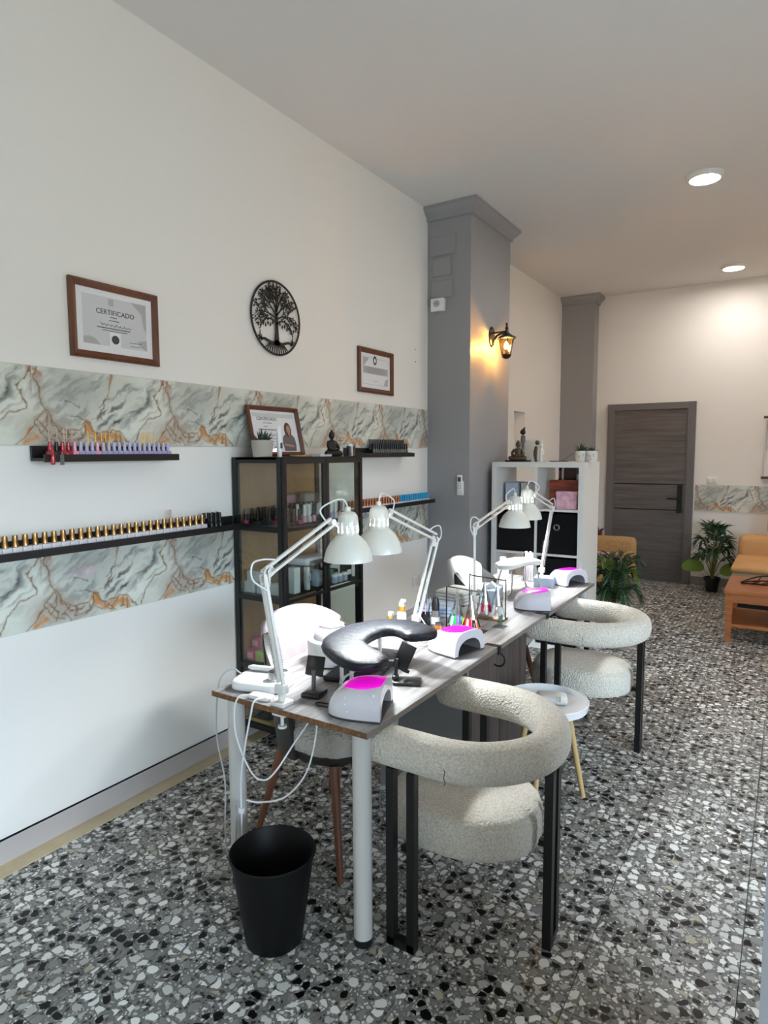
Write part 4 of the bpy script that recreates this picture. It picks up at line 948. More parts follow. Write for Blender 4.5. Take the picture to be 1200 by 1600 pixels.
t = thing('charger_block', 'small flat white charger at the near table edge', 'charger', (1.018, 1.603, TZ), 6); slab(G(), -.05, .045, -.022, .022, 0, .014, .012, .004).build('body', WHITEP, t)
t = thing('dark_cable_end', 'short dark cable loop beside the dotted nail lamp', 'cable', (1.24, 1.665, TZ)); G().tube(smooth_path([(.03, .02, .003), (-.02, .012, .003), (-.032, .0, .003), (-.015, -.012, .003), (.03, -.005, .003)], 5), .0028, 6).build('cable', BLACKP, t)
def cord(label, pts, r=.0032, m=None, grp='cords hanging from the table'):
    P0 = Vector(pts[0]); t = thing('power_cord', label, 'cord', tuple(P0), group=grp); G().tube([p-P0 for p in smooth_path(pts, 8)], r, 6).build('cable', m or WHITEP, t); return t
cord('thin grey cord arching off the left corner of the table down to the floor', [(.86, 1.665, .785), (.82, 1.655, .80), (.795, 1.62, .77), (.793, 1.60, .68), (.80, 1.59, .55), (.84, 1.585, .40), (.845, 1.575, .22), (.865, 1.565, .14), (.90, 1.562, .14), (.915, 1.562, .24), (.92, 1.56, .34)], m=mat('grey_cord', rgb(168, 168, 170), .4))
cord('white cord looping from the charger down between the table legs', [(.985, 1.59, .755), (.955, 1.555, .755), (.938, 1.547, .70), (.945, 1.55, .60), (1.0, 1.56, .49), (1.05, 1.57, .47), (1.08, 1.60, .50), (1.11, 1.66, .58), (1.15, 1.7, .66), (1.17, 1.71, .72)])
cord('white cord dropping straight from the charger past the left table leg', [(1.04, 1.588, .757), (1.03, 1.552, .755), (1.015, 1.547, .70), (.98, 1.552, .58), (.955, 1.555, .46), (.95, 1.557, .33), (.95, 1.557, .2)])
cord('white cord hanging in a wide curve under the middle of the near table edge', [(1.21, 1.66, .722), (1.215, 1.655, .64), (1.18, 1.64, .5), (1.10, 1.62, .4), (1.0, 1.60, .36), (.96, 1.572, .37)])
t = thing('cord_clip', 'small white clip on the cord beside the left table leg', 'clip', (.953, 1.555, .335)); G().rbox(-.009, .009, -.008, .008, -.008, .012, .003).build('clip', WHITEP, t)
cord('cream lamp cord curling behind the black pillow toward the nail lamp', [(1.06, 2.655, TZ+.07), (1.12, 2.60, TZ+.05), (1.19, 2.535, TZ+.02), (1.215, 2.45, TZ+.006), (1.19, 2.43, TZ+.005), (1.14, 2.5, TZ+.005)], grp=None)

# ---- bag hooks on the client edge
for k, (y, lb) in enumerate(((2.605, 'black bag hook on the table edge beside the second nail lamp'), (3.268, 'black bag hook on the table edge by the far white armchair'))):
    t = thing('bag_hook', lb, 'bag hook', (1.488, y, TZ), group='black bag hooks')
    G().box(-.06, .008, -.014, -.004, 0, .004).box(-.06, .008, .004, .014, 0, .004).box(.002, .008, -.014, .014, -.035, .004).build('clamp', BLACK, t, smooth=False)
    G().tube([(-.0+.02+.03*sin(a)-.02, 0, -.06+.03*cos(a)) for a in [rad(20+10*i) for i in range(21)]], .004, 8).build('hook', BLACK, t)

# ---- bottles, pens, towels
def pump(loc, label, h, r, cone=False):
    t = thing('pump_bottle', label, 'bottle', loc, group='white bottles with gold collars')
    G().lathe([(.0001, 0), (r, 0), (r, h*.58), (r*.75, h*.64), (.0001, h*.64)], 20).build('bottle', WHITEP, t)
    G().lathe([(r*.72, h*.64), (r*.72, h*.8), (.0001, h*.8)], 18).build('collar', GOLDY, t)
    G().lathe([(r*.55, h*.8), (r*.5, h*.93), (.0001, h*.94)], 14).box(-.005, .022, -.005, .005, h*.93, h, b=.002).build('pump', WHITEP, t); return t
pump((.955, 2.55, TZ), 'shortest white bottle with gold collar behind the pillow', .10, .017)
pump((.985, 2.605, TZ), 'middle white bottle with gold collar behind the pillow', .145, .019)
pump((1.018, 2.56, TZ), 'tallest white bottle with gold collar behind the pillow', .165, .02)
t = thing('black_spray_bottle', 'dark spray bottle with clear lower body behind the lamp arm', 'bottle', (1.105, 2.735, TZ)); G().lathe([(.0001, 0), (.021, 0), (.022, .075), (.016, .09)], 18).build('bottle', mat('smoke_bottle', rgb(96, 92, 92), .2), t); G().lathe([(.019, .086), (.02, .118), (.012, .15), (.0001, .152)], 16).build('cap', BLACKP, t); G().lathe([(.0222, .02), (.0224, .055)], 18).build('label_wrap', INKL, t)
t = thing('amber_jar', 'small amber jar at the foot of the second lamp', 'jar', (1.165, 2.655, TZ)); G().lathe([(.0001, 0), (.021, 0), (.023, .035), (.02, .04), (.0001, .04)], 18).build('jar', AMBERL, t); G().lathe([(.018, .04), (.018, .05), (.0001, .05)], 16).build('lid', STEEL, t)
t = thing('tool_cup', 'dark cup of brushes and pens beside the lamp arm', 'cup', (1.055, 2.715, TZ)); G().lathe([(.0001, .002), (.024, .002), (.024, .07), (.027, .07), (.027, 0), (.0001, 0)], 18).build('cup', BLACKP, t); rnd = random.Random(3)
for k, m_ in enumerate((BLACKP, WHITEP, TIPS[2], WALNUT, BLACKP, STEEL, PINKB)):
    a = k*.9; G().rod((.01*cos(a), .01*sin(a), .006), (.03*cos(a), .03*sin(a), .125+.02*(k % 3)), .0035, .002, n=8).build('brush', m_, t)
t = thing('black_dish', 'small black oval dish behind the pillow', 'dish', (1.075, 2.52, TZ)); G().lathe([(.0001, 0), (.03, 0), (.045, .014), (.042, .014), (.028, .004), (.0001, .004)], 24, sx=.7).build('dish_body', BLACKP, t)
def folded(loc, rz, label, w, d_, n, m, name='folded_towel', cat='towel'):
    t = thing(name, label, cat, loc, rz)
    for k in range(n):
        g = G(); z = .018*k; pts = [(-w/2+.004*k, z+.009), (w/2-.004*k, z+.009)]
        g.rbox(-w/2+.003*k, w/2-.003*k, -d_/2, d_/2, z+.0005, z+.0175, .0085, seg=3).build('fold', m, t)
    return t
STRIPE = mat('striped_towel', rgb(226, 228, 234), .95, var=(30, rgb(160, 190, 224), (.2, 2, 1)), bump=(150, .3, .002))
folded((.985, 2.99, TZ), 8, 'folded white towel with faint blue stripes by the socket side', .2, .16, 3, STRIPE)
folded((.955, 3.3, TZ), -6, 'stack of folded white towels behind the bronze swatch rack', .2, .2, 4, WTOWEL)
t = thing('tissue_box', 'white and pale blue tissue box beside the far hand rest', 'box', (1.11, 3.42, TZ), 12); G().rbox(-.05, .05, -.1, .1, 0, .075, .004).build('carton', BLUEBOX, t, smooth=False); G().prism([(-.04, .0), (.0, .035), (.035, .0)], -.02, .02, plane='xz').move(Matrix.Translation((0, 0, .075))).build('tissue', PAPER, t, smooth=False)

# ---- swatch racks: fans of nail tips on rings
def tip_ring(loc, label, cols, grp, n=9, ln=.165, seed=0):
    n += 4; ln += .008
    t = thing('swatch_ring', label, 'nail swatches', loc, group=grp); rr_ = random.Random(seed)
    G().tube([(0, .011*cos(a), .011*sin(a)) for a in [2*PI*k/16 for k in range(16)]], .0014, 6, closed=True).build('ring', STEEL, t)
    for k in range(n):
        a = 2*PI*k/n+rr_.uniform(-.2, .2); s_ = rr_.uniform(.2, .3); d_ = Vector((cos(a)*s_, sin(a)*s_, -1)).normalized(); sd = Vector((-sin(a), cos(a), 0)); nr_ = d_.cross(sd)
        ll = ln*rr_.uniform(.9, 1.0); g = G(); o = Vector((0, 0, -.008))
        A = [o+sd*.002, o-sd*.002, o+d_*ll*.7-sd*.006, o+d_*ll*.7+sd*.006]; g.add([p-nr_*.0006 for p in A]+[p+nr_*.0006 for p in A], [(0, 1, 2, 3), (7, 6, 5, 4), (0, 4, 5, 1), (1, 5, 6, 2), (2, 6, 7, 3), (3, 7, 4, 0)])
        stick = g.build('stick', TIPCLEAR, t, smooth=False)
        c0 = o+d_*ll*.7; g = G(); loops = []
        for q, w_ in ((0, .007), (.4, .010), (.8, .009), (1, .004)):
            c_ = c0+d_*ll*.3*q; loops.append([c_+sd*w_*math.cos(b)+nr_*(.0025*abs(math.cos(b/1))*-1+.002*math.sin(b)) for b in [2*PI*j/8 for j in range(8)]])
        g.rings(loops).build('tip', cols[k % len(cols)], stick)
    return t
TG, TV, TB, TK, TO, TYL, TR, TC, TP, TT = TIPS
t = thing('swatch_rack', 'black wire stand with flat base and hanging colourful nail fans', 'display stand', (1.25, 2.755, TZ)); G().box(-.1, .1, -.05, .05, 0, .006, b=.002).build('base', BLACK, t, smooth=False); G().tube(smooth_path([(-.095, .0, .006), (-.095, .0, .19), (-.088, 0, .205), (-.06, 0, .205), (.085, 0, .198), (.098, 0, .204)], 6), .0035, 8).build('hook_bar', BLACK, t)
tip_ring((1.212, 2.755, TZ+.192), 'fan of nail tips with green and violet ends on the black stand', [TG, TV, TB, TG, TP], None, 9, .165, 1)
tip_ring((1.285, 2.755, TZ+.19), 'fan of nail tips with orange, yellow, red and black ends on the black stand', [TK, TO, TYL, TR, TP, TR], None, 10, .17, 2)
t = thing('swatch_rack', 'bronze wire stand with tray and pale nail fans', 'display stand', (1.25, 3.03, TZ)); G().rbox(-.1, .1, -.04, .04, 0, .01, .003).build('base', BRONZE, t); G().tube(smooth_path([(-.1, .0, .008), (-.1, .0, .205), (-.092, 0, .218), (-.07, 0, .215), (.08, 0, .208), (.1, 0, .204), (.1, 0, .1), (.1, 0, .008)], 6), .0035, 8).build('hook_bar', BRONZE, t)
tip_ring((1.235, 3.03, TZ+.2), 'fan of nail tips with crimson ends on the bronze stand', [TC, TP, TC, TP], None, 9, .165, 3)
tip_ring((1.305, 3.03, TZ+.196), 'fan of nearly clear nail tips on the bronze stand', [TP, TIPCLEAR, TP], None, 9, .165, 4)
t = thing('acrylic_stand', 'clear acrylic stand with teal-tipped swatches at the table edge', 'display stand', (1.372, 2.905, TZ)); G().box(-.03, .03, -.03, .03, 0, .004).box(-.004, .004, -.022, .022, .004, .14).build('stand', ACRYL, t, smooth=False)
for k in range(3): G().box(.005, .008, -.02+.014*k, -.01+.014*k, .03, .06, b=.001).build('tip', TT, t); 

# ---- far station: white hand rest, files, bottle
t = thing('hand_rest', 'white padded hand rest on chrome legs at the far station', 'hand rest', (1.155, 3.735, TZ), -20)
P = [Vector((0, -.17+.34*i/16, .165+.018*math.sin(PI*i/16))) for i in range(17)]; e_ = lambda i: min(1, .3+.7*math.sqrt(1-(1-min(1, min(i, 16-i)/3))**2))
G().tube(P, [.075*e_(i) for i in range(17)], 20, ry=[.022*max(.6, e_(i)) for i in range(17)], sq=2.8).build('pad', WTOWEL, t, ang=60)
g = G()
for s_ in (-1, 1): G().tube(smooth_path([(-.04, .11*s_, .15), (-.055, .125*s_, .07), (-.045, .13*s_, .006), (.045, .13*s_, .006), (.055, .125*s_, .07), (.04, .11*s_, .15)], 5), .006, 8).build('leg', CHROME, t)
t = thing('white_bottle', 'white squat bottle behind the white hand rest', 'bottle', (.985, 3.9, TZ)); G().lathe([(.0001, 0), (.035, 0), (.036, .1), (.02, .12), (.02, .135)], 20).build('bottle', WHITEP, t); G().lathe([(.022, .134), (.022, .17), (.018, .175), (.0001, .175)], 16).build('cap', WHITEM, t)
t = thing('file_cup', 'cup of pink, black and white nail files by the far lamps', 'cup', (1.10, 4.05, TZ)); G().rbox(-.035, .035, -.03, .03, 0, .09, .004).build('cup', ACRYL, t, smooth=False)
for k, m_ in enumerate((BLACKP, WHITEP, PINKB, WHITEP, WHITEP)): G().rbox(-.03+.014*k, -.02+.014*k, -.008, .008, .004, .19+.012*(k % 2), .002).build('nail_file', m_, t)
t = thing('glove_box', 'white box of gloves at the foot of the far lamp', 'box', (1.24, 3.97, TZ), 10); G().rbox(-.06, .06, -.055, .055, 0, .06, .003).build('carton', BLUEBOX, t, smooth=False); G().lathe([(.0001, .0605), (.03, .0605), (.03, .06)], 20, sx=1.4).build('opening', WHITEP, t)

# ================================================================== seating
def boucle_chair(loc, label, rz=0):
    t = thing('boucle_armchair', label, 'armchair', loc, rz, 'white curly-fleece armchairs')
    # C-shaped roll: two arms run toward the table (-x), the back wraps round +x
    z = .662; P = []
    for i in range(9): P.append((-.285+.285*i/8, -.266, z))
    P += [(.272*sin(rad(a)), -.266*cos(rad(a)), z) for a in range(9, 172, 9)]
    for i in range(9): P.append((-.285*i/8, .266, z))
    N = len(P); e = lambda i: (.25+.75*math.sqrt(max(0, 1-(1-min(1, min(i, N-1-i)/2.2))**2)))
    G().tube(P, [.056*e(i) for i in range(N)], 22, ry=[.0625*e(i) for i in range(N)], sq=2.4).build('backrest', BOUCLE, t, ang=70)
    # D-shaped thick seat
    def outl(s_): 
        o = []
        for k in range(48):
            a = 2*PI*k/48; c_, s2 = cos(a), sin(a); ex = 2/2.0 if c_ > 0 else 2/3.2
            o.append(((math.copysign(abs(c_)**ex, c_)*.262-.02)*1, math.copysign(abs(s2)**ex, s2)*.222))
        return [(x*s_-.0, y*s_) for x, y in o]
    lv = [(.307, .0), (.302, .7), (.304, .9), (.312, .97), (.33, 1.0), (.385, 1.01), (.412, 1.0), (.43, .97), (.441, .91), (.448, .75), (.452, .4), (.453, .001)]
    G().rings([[(x, y, z_) for x, y in outl(max(.001, k))] for z_, k in lv]).build('seat', BOUCLE, t, ang=70)
    # three legs, each a looped pair of black bars
    def loop(c, d_, zt):
        c, d_ = Vector(c), Vector(d_).normalized()*.038; g = G(); w = .028
        for s_ in (-1, 1): g.bar(c+d_*s_+Vector((0, 0, 0.002)), c+d_*s_+Vector((0, 0, zt)), w)
        g.bar(c-d_*1.28+Vector((0, 0, .0125)), c+d_*1.28+Vector((0, 0, .0125)), w); g.build('leg', BLACK, t, smooth=False)
    loop((-.115, -.283, 0), (1, 0, 0), .60); loop((-.115, .283, 0), (1, 0, 0), .60); loop((.283, 0, 0), (-.08, 1, 0), .60)
    g = G(); g.bar((-.115, -.275, .33), (-.1, -.2, .33), .02).bar((-.115, .275, .33), (-.1, .2, .33), .02).bar((.275, 0, .33), (.2, 0, .33), .02).box(-.12, .1, -.13, .13, .295, .306)
    g.build('seat_bracket', BLACK, t, smooth=False)
    G().tube(smooth_path([(.06, -.334, .67), (.064, -.337, .66), (.06, -.336, .645), (.066, -.337, .63), (.061, -.334, .622)], 4), .0012, 5).build('loose_thread', BLACKM, t)
    return t
BOUCLE = boucle()
boucle_chair((1.663, 1.952, 0), 'white curly-fleece armchair with black legs at the near end of the table')
boucle_chair((1.632, 3.54, 0), 'white curly-fleece armchair with black legs at the far end of the table')

t = thing('side_stool', 'small white tray-top stool on pale wooden legs between the white armchairs', 'stool', (1.645, 2.79, 0))
G().lathe([(.0001, .438), (.17, .438), (.186, .445), (.192, .478), (.188, .48), (.183, .452), (.17, .449), (.0001, .449)], 44).build('tray_top', WHITEP, t)
for a in (35, 155, 275):
    c_, s_ = cos(rad(a)), sin(rad(a)); G().rod((.1*c_, .1*s_, .438), (.185*c_, .185*s_, 0), .016, .011, n=14).build('leg', PALEWOOD, t)
t = thing('small_pouch', 'small cream pouch with gold clasp lying on the stool', 'pouch', (1.66, 2.83, .45), 20); G().rbox(-.07, .07, -.045, .045, 0, .04, .017, seg=3).build('pouch_body', WTOWEL, t); G().tube([(.035, -.047+.008*cos(a), .034+.01*sin(a)) for a in [2*PI*k/12 for k in range(12)]], .0025, 6, closed=True).build('clasp', GOLD, t)

def tech_chair(loc, label, rz, towel, tl):
    t = thing('shell_chair', label, 'chair', loc, rz, 'dark vinyl chairs with wooden legs')
    # seat pan, facing +x
    def outl(r, k=2.6): return [(math.copysign(abs(cos(a))**(2/k), cos(a))*.215*r, math.copysign(abs(sin(a))**(2/k), sin(a))*.215*r) for a in [2*PI*q/40 for q in range(40)]]
    G().rings([[(x, y, z) for x, y in outl(r)] for z, r in ((.395, .6), (.39, .8), (.40, .93), (.425, 1.02), (.452, 1.03), (.463, .97), (.463, .01))]).build('seat', DKVINYL, t, ang=60)
    # wrap-round back shell
    n, mm = 30, 8; A, B = [], []
    for i in range(n+1):
        th = rad(92+182*i/n); f = abs((i-n/2)/(n/2)); top = .70+.215*(1-f**2.4); r0 = .222
        for j in range(mm+1):
            q = j/mm; z = .41+(top-.41)*q; fl = 1+.20*q; rr_ = r0*fl
            A.append((rr_*cos(th)*1.05-.0, rr_*sin(th)*1.06, z)); B.append(((rr_-.028)*cos(th)*1.05, (rr_-.028)*sin(th)*1.06, z-.006*(q > .99)))
    m_ = mm+1; K = len(A); g = G()
    F = [(i*m_+j, (i+1)*m_+j, (i+1)*m_+j+1, i*m_+j+1) for i in range(n) for j in range(mm)]
    F2 = [tuple(K+k for k in f) for f in F]
    E_ = [(i*m_+mm, (i+1)*m_+mm, K+(i+1)*m_+mm, K+i*m_+mm) for i in range(n)]+[(i*m_, (i+1)*m_, K+(i+1)*m_, K+i*m_) for i in range(n)]+[(q*m_*n+j, q*m_*n+j+1, K+q*m_*n+j+1, K+q*m_*n+j) for q in (0, 1) for j in range(mm)]
    g.add(A+B, F+F2+E_).build('back_shell', DKVINYL, t, ang=50)
    for sx in (-1, 1):
        for sy in (-1, 1): G().rod((.15*sx, .15*sy, .40), (.245*sx, .22*sy, 0), .02, .012, n=14).build('leg', LEGWOOD, t)
    g = G().box(-.17, .17, -.012, .012, .375, .392).box(-.012, .012, -.17, .17, .375, .392).build('leg_frame', BLACK, t, smooth=False)
    # fluffy fleece lying on the seat and hanging over its near side
    f = thing('fleece_cover', tl[1], 'seat cover', loc, rz, 'white fleece seat covers'); rr_ = random.Random(5)
    lv = [(.41, .98), (.425, 1.09), (.46, 1.13), (.5, 1.11), (.525, 1.02), (.535, .8), (.54, .4), (.541, .01)]
    G().rings([[(x*.9+.03+rr_.uniform(-.004, .004), y*.98+rr_.uniform(-.004, .004), z+.057*0+rr_.uniform(-.003, .003)+.055*(0)) for x, y in outl(r)] for z, r in [(z+.03, r) for z, r in lv]]).build('fleece', FUR, f, ang=80)
    # towel thrown over the backrest
    w = thing('draped_towel', tl[0], 'towel', loc, rz, 'towels over the chair backs'); g = G(); vs = []; n2 = 22; prof = [(1.0, -.26), (1.0, -.12), (1.0, -.02), (1.0, .012), (.93, .022), (.86, .012), (.85, -.05), (.86, -.16), (.87, -.28), (.88, -.36)]
    for i in range(n2+1):
        th = rad(128+100*i/n2); f_ = abs((th-PI)/rad(82)); top = .70+.215*(1-f_**2.4)
        for k, (rf, dz) in enumerate(prof):
            q = max(0, min(1, (top+min(dz, 0)-.41)/(top-.41))); base = .222*(1+.20*q); wv = .004*sin(i*1.3+k*.4)
            r_ = base+.010+wv if rf > .97 else (base-.014 if rf > .9 else base-.034-.02*(k > 6)*(k-6)-wv)
            vs.append((r_*cos(th)*1.05, r_*sin(th)*1.06, top+dz))
    m2 = len(prof); g.add(vs, [(i*m2+j, i*m2+j+1, (i+1)*m2+j+1, (i+1)*m2+j) for i in range(n2) for j in range(m2-1)])
    o = g.build('cloth', towel, w, ang=80); md = o.modifiers.new('thick', 'SOLIDIFY'); md.thickness = .006; md.offset = 0
    return t
tech_chair((.985, 2.06, 0), 'dark vinyl shell chair with brown wooden legs at the near station', -8, TOWEL, ('pinkish white towel draped over the near shell chair', 'white fleece cover on the near shell chair'))
tech_chair((1.02, 3.68, 0), 'dark vinyl shell chair with brown wooden legs at the far station', 6, WTOWEL, ('plain white towel draped over the far shell chair', 'white fleece cover on the far shell chair'))

t = thing('waste_bin', 'black tapered plastic waste bin in front of the table', 'bin', (1.168, 1.478, 0))
G().lathe([(.0001, 0), (.088, 0), (.094, .006), (.136, .296), (.141, .298), (.142, .305), (.138, .309), (.134, .304), (.09, .01), (.0001, .01)], 48, sx=1).build('bin_body', mat('bin_plastic', rgb(10, 10, 11), .5, spec=.25), t)
# ================================================================== on the near pier
t = thing('socket_box', 'small white surface socket high on the front of the grey pier', 'socket', (.108, 4.677, 2.772)); G().rbox(-.058, .058, -.045, 0, -.05, .05, .006).build('housing', WHITEP, t)
G().lathe([(.0001, .0), (.02, .0), (.024, .006), (.024, -.002)], 20).move(Matrix.Translation((0, -.047, .008)) @ Matrix.Rotation(rad(90), 4, 'X')).build('socket_face', INKG, t); G().rod((-.008, -.0475, .008), (-.008, -.049, .008), .003).rod((.008, -.0475, .008), (.008, -.049, .008), .003).build('holes', BLACKM, t)
t = thing('remote_control', 'white remote control in a holder on the front of the grey pier', 'remote control', (.306, 4.677, 1.342))
G().rbox(-.03, .03, -.014, 0, -.085, .03, .006).build('holder', WHITEP, t); r_ = G().rbox(-.022, .022, -.028, -.012, -.06, .08, .01, seg=3).build('remote_body', WHITEM, t)
G().box(-.013, .013, -.0292, -.028, .025, .062).build('screen', INK, r_, smooth=False); g = G()
for k in range(3): g.box(-.014, -.004, -.0295, -.028, -.03+.018*k, -.02+.018*k).box(.004, .014, -.0295, -.028, -.03+.018*k, -.02+.018*k)
g.build('buttons', INKG, r_, smooth=False)
t = thing('wall_lantern', 'dark lantern wall lamp glowing warm on the side of the grey pier', 'wall lamp', (.38, 5.09, 2.56))
G().lathe([(.0001, 0), (.05, 0), (.056, .006), (.05, .014), (.03, .018), (.0001, .018)], 24, sx=1.5).move(Matrix.Rotation(rad(90), 4, 'Y')).build('wall_plate', BLACK, t)
LX = .135
G().tube(smooth_path([(.015, 0, -.055), (.035, 0, -.02), (.06, 0, .01), (LX, 0, .03)], 6), .009, 10).rod((.012, 0, .03), (LX, 0, .032), .008).ball((.016, 0, -.06), .011).build('bracket', BLACK, t)
G().lathe([(.007, .10), (.011, .092), (.007, .084), (.008, .07), (.016, .06), (.012, .045), (.016, .032), (.02, .02), (.045, .0), (.083, -.022), (.085, -.028), (.07, -.03), (.02, -.012), (.0001, -.01)], 6, (LX, 0, 0), cap0=True).build('lantern_roof', BLACK, t, smooth=False)
zt, zb, rt, rb = -.028, -.158, .062, .038; g = G()
for k in range(6):
    a = 2*PI*k/6; g.bar((LX+rt*cos(a), rt*sin(a), zt), (LX+rb*cos(a), rb*sin(a), zb), .006)
g.lathe([(rb+.004, zb+.004), (rb+.006, zb-.004), (rb-.004, zb-.022), (.012, zb-.032), (.0001, zb-.034)], 6, (LX, 0, 0)).lathe([(.0001, zb), (rb, zb)], 6, (LX, 0, 0)).build('cage', BLACK, t, smooth=False)
for k in range(6):
    a0, a1 = 2*PI*k/6, 2*PI*(k+1)/6; G().add([(LX+(rt-.002)*cos(a0), (rt-.002)*sin(a0), zt), (LX+(rt-.002)*cos(a1), (rt-.002)*sin(a1), zt), (LX+(rb-.002)*cos(a1), (rb-.002)*sin(a1), zb), (LX+(rb-.002)*cos(a0), (rb-.002)*sin(a0), zb)], [(0, 1, 2, 3)]).build('pane', AMBERG, t, smooth=False)
G().rod((LX, 0, zb), (LX, 0, zb+.045), .011).build('candle_socket', BLACK, t); G().lathe([(.0001, .045), (.012, .05), (.019, .066), (.016, .085), (.0001, .11)], 14, (LX, 0, zb)).build('bulb', FLAME, t)
for k, (y, lb) in enumerate(((4.47, 'white wall socket low on the wall by the pier, left of the two'), (4.585, 'white wall socket low on the wall by the pier, right of the two'))):
    t = thing('wall_socket', lb, 'socket', (.001, y, .56), group='white sockets by the pier'); G().rbox(0, .012, -.042, .042, -.042, .042, .004).build('plate', WHITEP, t); G().lathe([(.0001, 0), (.02, 0), (.022, .004), (.022, 0)], 18).move(Matrix.Translation((.0105, 0, 0)) @ Matrix.Rotation(rad(90), 4, 'Y')).build('socket_face', INKG, t)
g0 = None
for k, (y, z) in enumerate(((4.47, 2.41), (4.474, 2.315))):
    t = thing('wall_plug', 'upper small grey wall plug left in the wall beside the pier' if k == 0 else 'lower small grey wall plug left in the wall beside the pier', 'wall plug', (.001, y, z)); G().lathe([(.003, 0), (.006, 0), (.006, .003), (.003, .004)], 10).move(Matrix.Rotation(rad(90), 4, 'Y')).build('plug', INKG, t)

# ================================================================== white cube shelf
SX0, SX1, SY0, SY1, SH = .437, 1.199, 5.0, 5.46, 1.52
t = thing('cube_shelf', 'white cube shelf unit beside the grey pier with black fabric boxes', 'shelf unit', (SX0, SY0, 0)); w, dp = SX1-SX0, SY1-SY0
for x in (0, w-.042): G().box(x, x+.042, 0, dp, 0, SH-.042).build('side_panel', WHITEL, t, smooth=False)
G().box(0, w, 0, dp, SH-.0415, SH).build('top_panel', WHITEL, t, smooth=False); G().box(.042, w-.042, 0, dp, 0, .042).build('bottom_panel', WHITEL, t, smooth=False)
ZS = [.042, .405, .768, 1.128]
for z in ZS[1:]: G().box(.042, w-.042, .002, dp-.002, z, z+.018).build('shelf_board', WHITEL, t, smooth=False)
for i, z in enumerate(ZS):
    z1_ = (ZS+[SH-.042])[i+1]; G().box(w/2-.009, w/2+.009, .002, dp-.002, z+(.018 if i else 0), z1_).build('divider', WHITEL, t, smooth=False)
def fabric_box(col, row, lb):
    x0 = SX0+(.048 if col == 0 else w/2+.014); z = ZS[row]+(.019 if row else .001); ww, hh = w/2-.014-.052, .325
    t = thing('fabric_box', lb, 'storage box', (x0+ww/2, SY0+.012, z), group='black fabric boxes in the cube shelf'); b_ = G()
    b_.box(-ww/2, ww/2, 0, .006, 0, hh).box(-ww/2, ww/2, dp-.06, dp-.054, 0, hh).box(-ww/2, -ww/2+.006, .006, dp-.06, 0, hh).box(ww/2-.006, ww/2, .006, dp-.06, 0, hh).box(-ww/2, ww/2, .006, dp-.06, 0, .006)
    b_.build('box_body', BLACKF, t, smooth=False); G().tube([(.021*cos(a), -.002, hh*.66+.021*sin(a)) for a in [2*PI*k/20 for k in range(20)]], .0055, 8, closed=True).build('ring_grip', STEEL, t)
fabric_box(0, 2, 'black fabric box behind the lamp shades, left column of the cube shelf'); fabric_box(1, 2, 'black fabric storage box with ring grip under the pink floral box')
fabric_box(1, 1, 'black fabric storage box in the third row of the cube shelf, right column'); fabric_box(0, 0, 'black fabric storage box at the bottom left of the cube shelf'); fabric_box(1, 0, 'black fabric storage box at the bottom right of the cube shelf')
z = 1.147
def cbox(nm, lb, ct, x0, x1, y0, y1, zz, h, m, rz=0, lid=None):
    t = thing(nm, lb, ct, ((x0+x1)/2, (y0+y1)/2, zz), rz); a, b = (x1-x0)/2, (y1-y0)/2
    G().box(-a, a, -b, b, 0, h*.8 if lid else h, b=.002).build('box_body', m, t, smooth=False)
    if lid: G().box(-a-.002, a+.002, -b-.002, b+.002, h*.8+.0005, h, b=.002).build('lid', lid, t, smooth=False)
    else: G().box(-a*.2, a*.2, -b-.0008, -b, h*.4, h*.6).build('label_patch', m, t, smooth=False)
    return t
cbox('photo_box', 'dark box printed with red swirls behind the pink floral box', 'box', .862, 1.14, 5.20, 5.24, z, .225, DARKRED)
cbox('floral_box', 'pink floral printed box in the upper right cube', 'box', .972, 1.135, 5.04, 5.16, z, .142, PINKBOX, lid=PINKBOX)
cbox('wooden_case', 'dark brown wooden case standing behind the printed boxes', 'box', .95, 1.05, 5.30, 5.42, z, .33, BROWNBOX)
cbox('small_white_box', 'white box resting behind the red-swirl box', 'box', 1.06, 1.15, 5.28, 5.36, z, .27, WBOX)
t = thing('dark_bottle', 'tall dark bottle at the left of the upper right cube', 'bottle', (.915, 5.32, z)); G().lathe([(.0001, 0), (.028, 0), (.028, .2), (.01, .24), (.01, .3)], 16).build('bottle', BROWNBOX, t); G().lathe([(.012, .3), (.012, .325), (.0001, .325)], 12).build('cap', BLACKM, t)
cbox('document_box', 'pale blue-grey document box in the upper left cube', 'box', .51, .62, 5.12, 5.36, z, .20, BLUEBOX); cbox('document_box', 'white document box beside the pale blue one in the upper left cube', 'box', .64, .79, 5.14, 5.36, z, .20, WBOX)
t = thing('glass_bottle', 'white bottle standing in the third row of the cube shelf, left column', 'bottle', (.53, 5.1, ZS[1]+.019)); G().lathe([(.0001, 0), (.035, 0), (.035, .16), (.015, .2), (.015, .22)], 18).build('bottle', WHITEP, t); G().lathe([(.017, .22), (.017, .25), (.0001, .25)], 12).build('cap', WHITEM, t)
